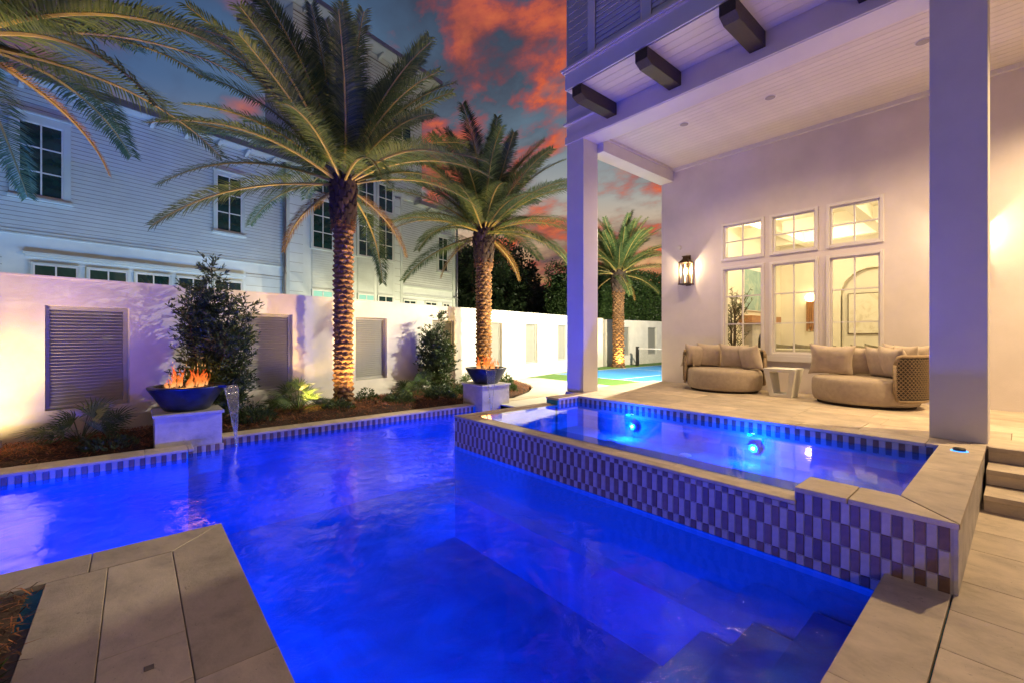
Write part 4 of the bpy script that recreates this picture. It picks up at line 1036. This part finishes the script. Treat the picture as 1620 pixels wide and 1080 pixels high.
# pillows: local x toward the wall, y along; ry = heading
daybed((8.82, 3.86, PZ), 'round taupe daybed with four pillows, left of the white side table', 30,
       [(.02, .60, .655, -28 + 0, 14, .44, .44), (.25, .38, .665, -62, 12, .46, .46), (.22, -.14, .66, -88, 16, .50, .46), (.06, -.50, .65, -118, 12, .44, .44)],
       ['taupe pillow at the left end of the left daybed', 'taupe pillow second from left on the left daybed', 'wide taupe pillow right of centre on the left daybed', 'taupe pillow at the right end of the left daybed'])
daybed((8.70, 1.63, PZ), 'round taupe daybed with rope woven back beside the right column', -48,
       [(.02, .42, .67, -80, 14, .56, .48), (.30, .02, .66, -88, 12, .46, .44), (.08, -.22, .66, -128, 12, .46, .46), (-.10, -.38, .66, -140, 14, .46, .46), (.22, -.42, .69, -120, 12, .46, .46), (.34, -.55, .69, -110, 10, .42, .44)],
       ['wide taupe pillow at the left end of the right daybed', 'taupe pillow half hidden at the back middle of the right daybed', 'upright taupe pillow in the middle of the right daybed', 'front taupe pillow leaning on the woven side of the right daybed', 'taupe pillow peeking over the front one on the right daybed', 'rearmost taupe pillow by the woven back of the right daybed'])
tb_ = MB()
def slab4(a, c, y0, y1):  # quad in xz extruded in y
    pass
st = thing('side_table', 'white hollow side table tapering to a small base between the daybeds', 'table', (8.72, 2.77, PZ), 0)
b = MB(); W1, W0, H, D = .255, .175, .50, .23
outer = [(-W0, 0), (W0, 0), (W1, H), (-W1, H)]; inner = [(-W0 + .075, .065), (W0 - .075, .065), (W1 - .105, H - .06), (-W1 + .105, H - .06)]
# frame in local yz, extruded along x; depth tapers downward too
def dep(z): return D * (.72 + .28 * z / H)
V_ = []
for ring in (outer, inner):
    for sx in (-1, 1):
        for (yy, zz) in ring: V_.append((sx * dep(zz), yy, zz))
b.add(V_, [])
def q(*a): b.f.append(a); b.mi.append(0)
for k in range(4):
    k2 = (k + 1) % 4
    q(0 + k, 0 + k2, 4 + k2, 4 + k)           # outer skin
    q(8 + k2, 8 + k, 12 + k, 12 + k2)         # inner skin
    q(0 + k2, 0 + k, 8 + k, 8 + k2); q(4 + k, 4 + k2, 12 + k2, 12 + k)
b.build('table_body', 'table', st, bevel=.012)

# ------------------------------------------------------------------ pedestals and fire bowls
def firebowl(cx, cy, pl, bl, spout, land, seed, gp='fire bowls on stone pedestals'):
    random.seed(seed)
    p = thing('pedestal', pl, 'pedestal', (cx, cy, 0), 0, 'stone pedestals')
    bx('block', 'stone_lt', p, -.375, .375, -.36, .36, -.3, .525, bevel=.003)
    bx('cap', 'stone_lt', p, -.40, .40, -.39, .39, .5255, .565, bevel=.005)
    t_ = thing('fire_bowl', bl, 'fire bowl', (cx, cy, .5655), 0, gp)
    b = MB(); b.lathe([(.001, 0), (.255, 0), (.27, .01), (.455, .31), (.462, .33), (.462, .345), (.40, .35), (.39, .335), (.36, .30), (.001, .29)], 56)
    b.build('bowl', 'bowl', t_, smooth=True)
    r_ = MB()
    for k in range(170):
        a = U(0, 6.28); rr = .36 * math.sqrt(rnd()); s_ = U(.016, .032); c = Vector((rr * math.cos(a), rr * math.sin(a), .305 + U(0, .02)))
        vs = [c + Vector((U(.6, 1) * s_ * sx, U(.6, 1) * s_ * sy, U(.6, 1) * s_ * sz)) for sx, sy, sz in ((1, 0, 0), (-1, 0, 0), (0, 1, 0), (0, -1, 0), (0, 0, 1), (0, 0, -1))]
        r_.add(vs, [(0, 2, 4), (2, 1, 4), (1, 3, 4), (3, 0, 4), (2, 0, 5), (1, 2, 5), (3, 1, 5), (0, 3, 5)])
    r_.build('lava_rock', 'rock', t_, kind='stuff')
    for k in range(26):   # flame tongues
        a = U(0, 6.28); rr = .27 * math.sqrt(rnd()); h_ = U(.12, .36) * (1.25 - rr * 1.6); w_ = U(.011, .026)
        pts = []; rad = []; ph = U(0, 6); lean = U(-.25, .25)
        for i in range(9):
            s_ = i / 8; pts.append((rr * math.cos(a) + .028 * math.sin(ph + s_ * 5) * s_ + lean * h_ * s_, rr * math.sin(a) + .02 * math.cos(ph + s_ * 6) * s_, h_ * s_)); rad.append(w_ * math.sin(math.pi * (.12 + .88 * s_) ** .75) ** .9 + .0008)
        MB().tube(pts, rad, 7).build('flame', 'flame', t_, smooth=True, loc=(0, 0, .315))
        if rnd() < .4:
            q_ = pts[-1]; MB().lathe([(.0005, -.02), (.006, 0), (.0005, .028)], 6).build('flame', 'flame', t_, loc=(q_[0] + U(-.04, .04), q_[1], .315 + q_[2] + U(.02, .07)))
    # spout and falling water
    d = Vector((spout[0], spout[1], 0)).normalized(); s_ = Vector((-d.y, d.x, 0)); s_ = Vector((.92, .4, 0)) if cx < 3 else s_; base = d * .40
    MB().box(.0, .16, -.10, .10, 0, .012).box(0, .16, -.10, -.09, .012, .03).box(0, .16, .09, .10, .012, .03).build('spout', 'bowl', t_, mx=Matrix.Translation((base.x, base.y, .318)) @ Matrix.Rotation(math.atan2(d.y, d.x), 4, 'Z'))
    st_ = Vector((d.x * .56, d.y * .56, .335)); en = Vector((land[0] - cx, land[1] - cy, -.5655)); b = MB(); n = 14; rims = [[], []]
    for i in range(n + 1):
        u = i / n; c = st_.lerp(en, u ** .55 if False else 1 - (1 - u) ** 1.0); c.z = st_.z + (en.z - st_.z) * u
        k_ = math.sqrt(u); c.x = st_.x + (en.x - st_.x) * k_; c.y = st_.y + (en.y - st_.y) * k_
        hw = .10 * (1 - u) ** 1.15 + .006
        for m_ in range(7):
            v = -1 + m_ / 3; b.v.append(tuple(c + s_ * hw * v + d * (.006 * math.sin(u * 23 + m_ * 2.1))))
        rims[0].append(c + s_ * hw); rims[1].append(c - s_ * hw)
    for i in range(n):
        for m_ in range(6): b.f.append((i * 7 + m_, i * 7 + m_ + 1, i * 7 + 7 + m_ + 1, i * 7 + 7 + m_)); b.mi.append(0)
    for r2 in rims: b.tube(r2, [.006 + .003 * math.sin(i * 1.7) for i in range(n + 1)], 6)
    b.build('water_stream', 'stream', t_, smooth=True)
firebowl(.58, 7.87, 'pale stone pedestal at the left, standing out into the pool', 'dark blue fire bowl with flames on the near left pedestal', (.86, -.5), (1.13, 7.50), 3)
firebowl(5.99, 7.86, 'pale stone pedestal at the far corner of the pool', 'dark grey fire bowl with flames on the far pedestal', (-.45, -.9), (5.66, 7.25), 5)
# ped 1 sits partly in the pool coping
random.seed(11)

# ------------------------------------------------------------------ palms
def frond_mesh(name, e, L, droop, dry=False, seed=0):
    random.seed(seed)
    b = MB(); n = 26; pts = []; p = Vector((0, 0, 0)); dirs = []
    for i in range(n + 1):
        s_ = i / n; a = e - droop * s_ ** 1.35; d = Vector((math.cos(a), .05 * math.sin(s_ * 3 + seed), math.sin(a))); dirs.append(d.normalized()); pts.append(p.copy()); p = p + d.normalized() * (L / n)
    b.cm = 1; b.tube(pts[::2], [.028 * (1 - .9 * i / (n / 2)) ** .8 + .003 for i in range(n // 2 + 1)], 5)
    b.cm = 0
    m = 124
    for k in range(m):
        s_ = .14 + .86 * (k + .5) / m; f = s_ * n; i = min(n - 1, int(f)); q_ = pts[i].lerp(pts[i + 1], f - i); d = dirs[i]
        side = Vector((0, 1, 0)); up = side.cross(d) * -1
        if up.z < 0: up = -up
        ll = .57 * (math.sin(math.pi * (.12 + .80 * s_)) ** .55) * (1 - .35 * s_) * L / 3.2
        for sd in (-1, 1):
            fw = R(38 - 22 * (1 - s_) + U(-7, 7) + (12 if s_ > .85 else 0)); l = ll * U(.88, 1.08)
            fwd = math.cos(R(52) - fw * .35); lift = U(.20, .55) if k % 2 else U(-.05, .3)
            d1 = (d * (.55 + .45 * s_) + side * sd * 1.0 + up * lift).normalized()
            d2 = (d1 + Vector((0, 0, -.28 - U(0, .25)))).normalized()
            w_ = .0112 * L / 3.2 * U(.8, 1.15); ww = d1.cross(up).normalized() * w_
            a0 = q_; a1 = q_ + d1 * l * .5; a2 = a1 + d2 * l * .5
            b.add([a0 - ww * .4, a0 + ww * .4, a1 + ww, a1 - ww, a2], [(0, 1, 2, 3), (3, 2, 4)])
    return b.mesh(name, ['dry' if dry else 'frond', 'rachis'])
FM = {}
CL = [(87, 5), (79, 8), (70, 9), (60, 10), (49, 10), (37, 9), (25, 7), (12, 4), (-5, 2)]
for ci, (e, _) in enumerate(CL):
    for v in range(2):
        FM[ci, v] = frond_mesh('frond', R(e + (-4 if v else 4)), 3.45 * (.96 if e > 70 else 1) * (1 - .05 * v), R(30 + (90 - e) * .26 + 9 * v) if e > -5 else R(45), False, ci * 7 + v)
FM['dry'] = frond_mesh('dry_frond', R(-25), 1.9, R(50), True, 77)
boot_mesh = MB().add([(0, -.004, -.105), (-.088, .012, -.005), (.088, .012, -.005), (-.070, -.040, .028), (-.028, -.068, .016), (.028, -.068, .016), (.070, -.040, .028), (-.050, .005, .075), (.0, -.012, .092), (.050, .005, .075), (0, -.04, -.045)],
    [(0, 2, 10), (0, 10, 1), (1, 10, 4, 3), (10, 5, 4), (10, 2, 6, 5), (3, 4, 8, 7), (4, 5, 8), (5, 6, 9, 8), (1, 3, 7), (2, 9, 6)]).mesh('leaf_base', 'boot')
boot2 = MB().add([(-.06, 0, -.10), (.06, 0, -.10), (.07, 0, .09), (-.07, 0, .09), (-.05, -.06, .13), (.05, -.06, .13), (0, -.035, -.08), (.02, -.04, .17), (-.02, -.04, .17)],
    [(0, 1, 6), (0, 6, 4, 3), (1, 2, 5, 6), (6, 5, 4), (4, 5, 7, 8), (3, 4, 8), (2, 7, 5), (8, 7, 2, 3)]).mesh('crown_boot', 'boot_dk')
def palm(x, y, z0, H, r, label, seed, fs=1.0, nrows=37, keep=None, rot=0, drys=2, full=True):
    random.seed(seed)
    t_ = thing('date_palm', label, 'palm tree', (x, y, z0), 0, 'date palms around the pool')
    prof = [(r * 1.75, -.1), (r * 1.6, .08), (r * 1.25, .28), (r * 1.03, .55), (r * .96, 1.2), (r * .95, H * .6), (r * .97, H - .95), (r * 1.12, H - .85), (r * 1.22, H - .4), (r * 1.1, H - .05), (r * .6, H + .08)]
    rn = r + .055; prof = prof[:6] + [(r * .97, H - 1.0), (rn * 1.05, H - .85), (rn * 1.2, H - .4), (rn * 1.05, H - .05), (rn * .6, H + .08)]
    MB().lathe(prof, 20).build('trunk', 'bark', t_, smooth=True)
    nr = 8; hb = H - .95; dz = hb / nrows; s_ = r / .165
    if s_ < .9: s_ = .9
    for i in range(nrows):
        z = .06 + dz * i; rr = r * (1.5 - 1.6 * z if z < .3 else 1.02 if z > .55 else 1.02 + (.55 - z) * .4)
        for k in range(nr):
            a = 2 * math.pi * (k + .5 * (i % 2)) / nr + U(-.09, .09)
            mx = Matrix.Translation((rr * .93 * math.cos(a), rr * .93 * math.sin(a), z + U(-.015, .015))) @ Matrix.Rotation(a + math.pi / 2, 4, 'Z') @ Matrix.Rotation(R(U(-8, 8)), 4, 'Y') @ Matrix.Diagonal((s_ * U(.95, 1.2), s_ * U(.8, 1.25), s_ * U(.85, 1.15), 1))
            link('leaf_base', boot_mesh, t_, mx=mx @ Matrix.Diagonal((1.0, 1.25, 1.0, 1)))
    for i in range(8):
        z = H - .88 + i * .115; rr = rn * (1.10 + .12 * math.sin(i / 8 * math.pi))
        for k in range(9):
            a = 2 * math.pi * (k + .5 * (i % 2)) / 9 + U(-.12, .12)
            link('crown_boot', boot2, t_, mx=Matrix.Translation((rr * .95 * math.cos(a), rr * .95 * math.sin(a), z)) @ Matrix.Rotation(a + math.pi / 2, 4, 'Z') @ Matrix.Rotation(R(U(-14, 14)), 4, 'Y') @ Matrix.Diagonal((s_ * U(.9, 1.25), s_ * U(.8, 1.4), s_ * U(.8, 1.1), 1)))
    b = MB()
    for k in range(520):
        a = U(0, 6.28); z = H - .9 + U(-.17, .14); rr = rn * U(.95, 1.25); L = U(.04, .12); a2 = a + U(-.35, .35)
        p = Vector((rr * math.cos(a), rr * math.sin(a), z)); q_ = p + Vector((.03 * math.cos(a), .03 * math.sin(a), U(-1, .6) * L)) + Vector((-math.sin(a), math.cos(a), 0)) * U(-L, L)
        s2 = Vector((0, 0, U(.008, .018))); b.add([p - s2, p + s2, q_], [(0, 1, 2)])
    b.build('fibre_collar', 'fiber', t_, kind='stuff')
    g0 = U(0, 360)
    idx = 0
    for ci, (e, n) in enumerate(CL):
        for k in range(n):
            a = R(g0 + idx * 137.5 + U(-9, 9)) + rot; idx += 1
            if not full and keep and not keep(a): continue
            s1 = fs * U(.88, 1.06)
            me = FM[ci, int(U(0, 2))]
            mx = Matrix.Translation((r * .45 * math.cos(a), r * .45 * math.sin(a), H - .12 + .10 * e / 90)) @ Matrix.Rotation(a, 4, 'Z') @ Matrix.Rotation(R(U(-16, 16)), 4, 'X') @ Matrix.Rotation(R(U(-6, 6)), 4, 'Y') @ Matrix.Diagonal((s1, s1 * U(.9, 1.1), s1, 1))
            link('frond', me, t_, mx=mx)
    for k in range(drys):
        a = (R(-5), R(130), R(250))[k % 3]; link('dry_frond', FM['dry'], t_, mx=Matrix.Translation((r * .6 * math.cos(a), r * .6 * math.sin(a), H - .15)) @ Matrix.Rotation(a, 4, 'Z') @ Matrix.Diagonal((fs, fs, fs, 1)))
    return t_
palm(3.32, 9.28, .12, 4.75, .14, 'large date palm with feathery crown between the two fire bowls', 21, 1.0)
palm(7.72, 10.25, .12, 4.55, .165, 'date palm rising behind the far fire bowl', 33, .92)
palm(17.8, 12.8, .05, 4.6, .20, 'date palm beyond the sport court, framed by the porch column and wall', 44, .86)
palm(-1.62, 8.2, .12, 5.1, .17, 'date palm at the left edge of the picture with fronds hanging over', 58, .98)
# ------------------------------------------------------------------ shrubs and small plants
def shrub(x, y, z, H, W, label, seed, nst=7, leafL=.075, dens=1.0, taper=.8):
    random.seed(seed)
    t_ = thing('tall_shrub', label, 'shrub', (x, y, z))
    b = MB(); lf = MB()
    for k in range(nst):
        a = U(0, 6.28); lean = U(.05, 1) * W * .5; hk = H * (1 if k == 0 else U(.55, .9)); top = Vector((math.cos(a) * lean * (0.15 if k == 0 else 1), math.sin(a) * lean * (0.15 if k == 0 else 1), hk))
        p0 = Vector((math.cos(a) * .05, math.sin(a) * .05, 0)); mid = p0.lerp(top, .5) + Vector((U(-.05, .05), U(-.05, .05), .0))
        b.tube([p0, mid, top], [.018, .011, .003], 5)
        nb = int(hk * 26 * dens)
        for i in range(nb):
            s_ = U(.06, 1); o_ = p0.lerp(mid, s_ * 2) if s_ < .5 else mid.lerp(top, s_ * 2 - 1)
            a2 = U(0, 6.28); L = (1 - s_ * taper) * W * .42 * U(.5, 1.1) + .05
            tip = o_ + Vector((math.cos(a2) * L, math.sin(a2) * L, L * U(.25, 1.0)))
            if i % 2 == 0: b.tube([o_, tip], [.005, .0015], 3)
            for q_ in range(int(9 + L * 42)):
                t2 = U(.15, 1.05); p = o_.lerp(tip, t2)
                leafquad(lf, p, (tip - o_).normalized() * .8 + Vector((U(-1, 1), U(-1, 1), U(-.5, .9))), leafL * U(.6, 1.15), leafL * .13)
    b.build('stems', 'twig', t_); lf.build('foliage', 'shrub', t_)
shrub(.98, 8.52, .14, 2.55, 1.12, 'tall dark green shrub with pointed tip behind the left fire bowl', 5, 13, .085, 1.9, .66)
shrub(6.05, 10.10, .14, 2.05, 1.0, 'tall leafy shrub against the wall between two louvered panels', 6, 10, .09, 1.7, .7)
def fanleaf():
    b = MB(); n = 13
    b.cm = 0
    for k in range(n):
        a = R(-78 + 156 * k / (n - 1) + U(-3, 3)); L = .34 * (1 - .25 * abs(k / (n - 1) - .5) * 2) * U(.9, 1.05); d = Vector((math.cos(a), math.sin(a), U(.0, .1))); s_ = Vector((-math.sin(a), math.cos(a), 0)) * .011
        m_ = d * L * .55; b.add([s_ * .3, -s_ * .3, m_ - s_, m_ + s_, d * L + Vector((0, 0, -.05))], [(0, 1, 2, 3), (3, 2, 4)])
    return b
fan = fanleaf().mesh('fan_leaf', 'fan')
def palmetto(x, y, z, n, s_, label, seed):
    random.seed(seed); t_ = thing('palmetto', label, 'plant', (x, y, z), 0, 'low palmetto plants in the pine straw bed'); b = MB()
    for k in range(n):
        a = U(0, 6.28); e = R(U(18, 82)); L = U(.22, .5) * s_; tip = Vector((math.cos(a) * math.cos(e) * L, math.sin(a) * math.cos(e) * L, math.sin(e) * L))
        b.tube([(0, 0, 0), tip * .5 + Vector((0, 0, .02)), tip], [.006, .005, .004], 4)
        mx = Matrix.Translation(tip) @ Matrix.Rotation(a, 4, 'Z') @ Matrix.Rotation(-e * U(.3, .9) + R(U(-10, 20)), 4, 'Y') @ Matrix.Rotation(R(U(-50, 50)), 4, 'X') @ Matrix.Scale(s_ * U(.8, 1.15), 4)
        link('fan_leaf', fan, t_, mx=mx)
    b.build('stalks', 'fan', t_)
palmetto(-.55, 8.25, .18, 26, .95, 'spiky palmetto below the left louvered panel', 1)
palmetto(2.35, 8.95, .18, 30, 1.05, 'spiky palmetto between the left shrub and the large palm', 2)
palmetto(5.0, 9.25, .18, 26, 1.0, 'spiky palmetto right of the large palm trunk', 3)
palmetto(7.2, 9.3, .18, 22, .9, 'spiky palmetto behind the far fire bowl pedestal', 4)
palmetto(6.9, 9.9, .18, 16, .8, 'small palmetto beside the trunk of the second palm', 8)
def clump(x, y, z, r, h, n, L, label, seed, m='shrub', nm='low_shrub'):
    random.seed(seed); lf = MB(); t_ = thing(nm, label, 'plant', (x, y, z))
    for k in range(n):
        a = U(0, 6.28); rr = r * math.sqrt(rnd()); hh_ = h * (1 - (rr / r) ** 2) * U(.2, 1); leafquad(lf, Vector((rr * math.cos(a), rr * math.sin(a), hh_)), Vector((math.cos(a) * .7 + U(-.6, .6), math.sin(a) * .7 + U(-.6, .6), U(.1, 1.1))), L * U(.6, 1.1), L * .12)
    lf.build('foliage', m, t_)
clump(-.25, 7.82, .17, .28, .12, 500, .09, 'low mossy clump at the front of the left bed', 1)
clump(1.55, 8.5, .17, .32, .3, 800, .10, 'leafy clump right of the left pedestal', 2)
clump(3.0, 8.65, .17, .30, .22, 650, .09, 'low green clump in front of the large palm', 3)
clump(4.3, 8.75, .17, .34, .28, 800, .10, 'low green clump right of the large palm foot', 4)
clump(5.35, 8.75, .17, .36, .32, 1000, .10, 'bushy low clump in front of the second shrub', 5)
clump(5.9, 9.1, .17, .38, .30, 1000, .10, 'dense low clump near the far pedestal', 6)
clump(7.35, 8.85, .17, .28, .45, 700, .13, 'grassy tuft at the right of the far fire bowl', 7, 'fan')
clump(6.5, 8.75, .17, .30, .22, 600, .10, 'small dark clump behind the far pedestal', 12)
clump(3.9, 9.45, .17, .25, .30, 400, .10, 'sparse leafy clump against the wall by the large palm', 9)
clump(-.62, 2.9, .12, .16, .10, 160, .09, 'tiny green sprig in the near left bed', 10)
# garden spot fixtures
for i, (p, q_, w_) in enumerate(UP):
    o = MB().tube([(0, 0, -.16), (0, 0, -.03)], .008, 6).lathe([(.03, -.06), (.036, 0), (.036, .045), (.030, .045), (.029, .01), (.001, .008)], 14).build('spot_fixture', 'bronze', None, smooth=True, loc=(p[0], p[1], p[2] - .05), cat='garden light',
        label=['small bronze garden spot at the foot of the large palm', 'small bronze garden spot at the foot of the second palm', 'small bronze garden spot at the foot of the far palm', 'small bronze garden spot under the left edge palm', 'small bronze garden spot among the plants right of the large palm', 'small bronze garden spot between the second palm and the path', 'small bronze garden spot left of the left edge palm'][i], group='garden spotlights')
stk = MB().tube([(0, 0, 0), (-.012, 0, .17)], [.022, .012], 10).build('path_stake', 'metal', None, smooth=True, loc=(-1.24, 8.2, .17), cat='garden light', label='slim grey metal stake light at the left edge of the bed')

# ------------------------------------------------------------------ trees beyond the wall
def crown_mesh(name, seed, rx, ry, rz, ncl, per, L, m='tree'):
    random.seed(seed); lf = MB()
    for k in range(ncl):
        while True:
            v = Vector((U(-1, 1), U(-1, 1), U(-1, 1)))
            if .35 < v.length < 1: break
        c = Vector((v.x * rx, v.y * ry, v.z * rz)); cr = U(.35, .75) * min(rx, rz) * .35
        for i in range(per):
            w_ = Vector((random.gauss(0, 1), random.gauss(0, 1), random.gauss(0, .8))).normalized() * cr * U(.6, 1.05)
            leafquad(lf, c + w_, w_ + Vector((U(-.5, .5), U(-.5, .5), U(-.3, .3))), L * U(.6, 1.2), L * .24)
    return lf.mesh(name, m)
CM = [crown_mesh('crown', 1, 3.2, 3.0, 3.4, 120, 170, .24), crown_mesh('crown', 2, 2.7, 2.7, 4.0, 115, 170, .24)]
tl = ['dark tree beside the neighbour house corner', 'tall dark tree behind the second palm trunk', 'rounded dark tree beyond the garden wall, left of the column', 'lower tree beyond the wall next to the column', 'dark tree standing behind the lower ones', 'far dark tree behind the neighbour house']
for i, (px, d, zt, s_) in enumerate(((748, 27, 7.3, 1.0), (792, 31, 7.6, 1.05), (850, 34, 5.6, .95), (893, 32, 5.2, .9), (822, 40, 6.9, 1.0), (730, 36, 8.6, 1.2))):
    r_ = (px - 810) / 695; x = (.7584 * r_ + .6518) * d; y = (-.6518 * r_ + .7584) * d
    t_ = thing('leafy_tree', tl[i], 'tree', (x, y, 0), i * 1.3, 'dark trees beyond the garden wall'); rzv = (3.4, 4.0)[i % 2] * s_
    MB().tube([(0, 0, 0), (.1, .05, zt * .4), (0, .1, zt - rzv * .5)], [.22, .16, .08], 8).build('trunk', 'twig', t_)
    link('crown', CM[i % 2], t_, mx=Matrix.Translation((0, 0, zt - rzv * .9)) @ Matrix.Scale(s_, 4))
hd = thing('tall_hedge', 'tall clipped green hedge behind the far garden wall', 'hedge', (26.6, 16.3, 0))
random.seed(3); lf = MB()
for k in range(42000):
    f = rnd(); x = U(-9, 9); top = 5.5 + .35 * noise.noise(Vector((x * .6, 0, 4))) + .15 * noise.noise(Vector((x * 2.3, 0, 2)))
    if f < .12: z = U(.5, top); y = U(-1.2, 1.2); x = -9 + U(-.2, .1); d = Vector((-1, U(-1, 1), U(-.8, .8)))
    elif f < .85: z = U(1.0, top); y = -1.2 + .22 * noise.noise(Vector((x * 1.4, z * 1.4, 0))) + U(-.05, .22); d = Vector((U(-1, 1), -1, U(-.8, .8)))
    else: z = top + U(-.2, .1); y = U(-1.2, 1.2); d = Vector((U(-1, 1), U(-1, 1), 1))
    leafquad(lf, Vector((x, y, z)), d, U(.07, .17), .035)
lf.build('foliage', 'hedge', hd); bx('core', 'hedge', hd, -8.8, 8.8, -.85, 1.0, 0, 5.0)
th = thing('tree_line', 'distant dark tree line on the horizon', 'trees', (0, 0, 0)); th['kind'] = 'stuff'
random.seed(9); lf = MB()
for k in range(5200):
    a = U(R(-10), R(120)); d = U(60, 68); h_ = 6.5 + 2 * noise.noise(Vector((a * 9, 0, 0))); z = U(0, h_)
    leafquad(lf, Vector((math.cos(a) * d, math.sin(a) * d, z)), Vector((U(-1, 1), U(-1, 1), U(-1, 1))), U(.8, 1.5), .35)
lf.build('foliage', 'tree', th, kind='stuff')
print('objects', len(bpy.data.objects))
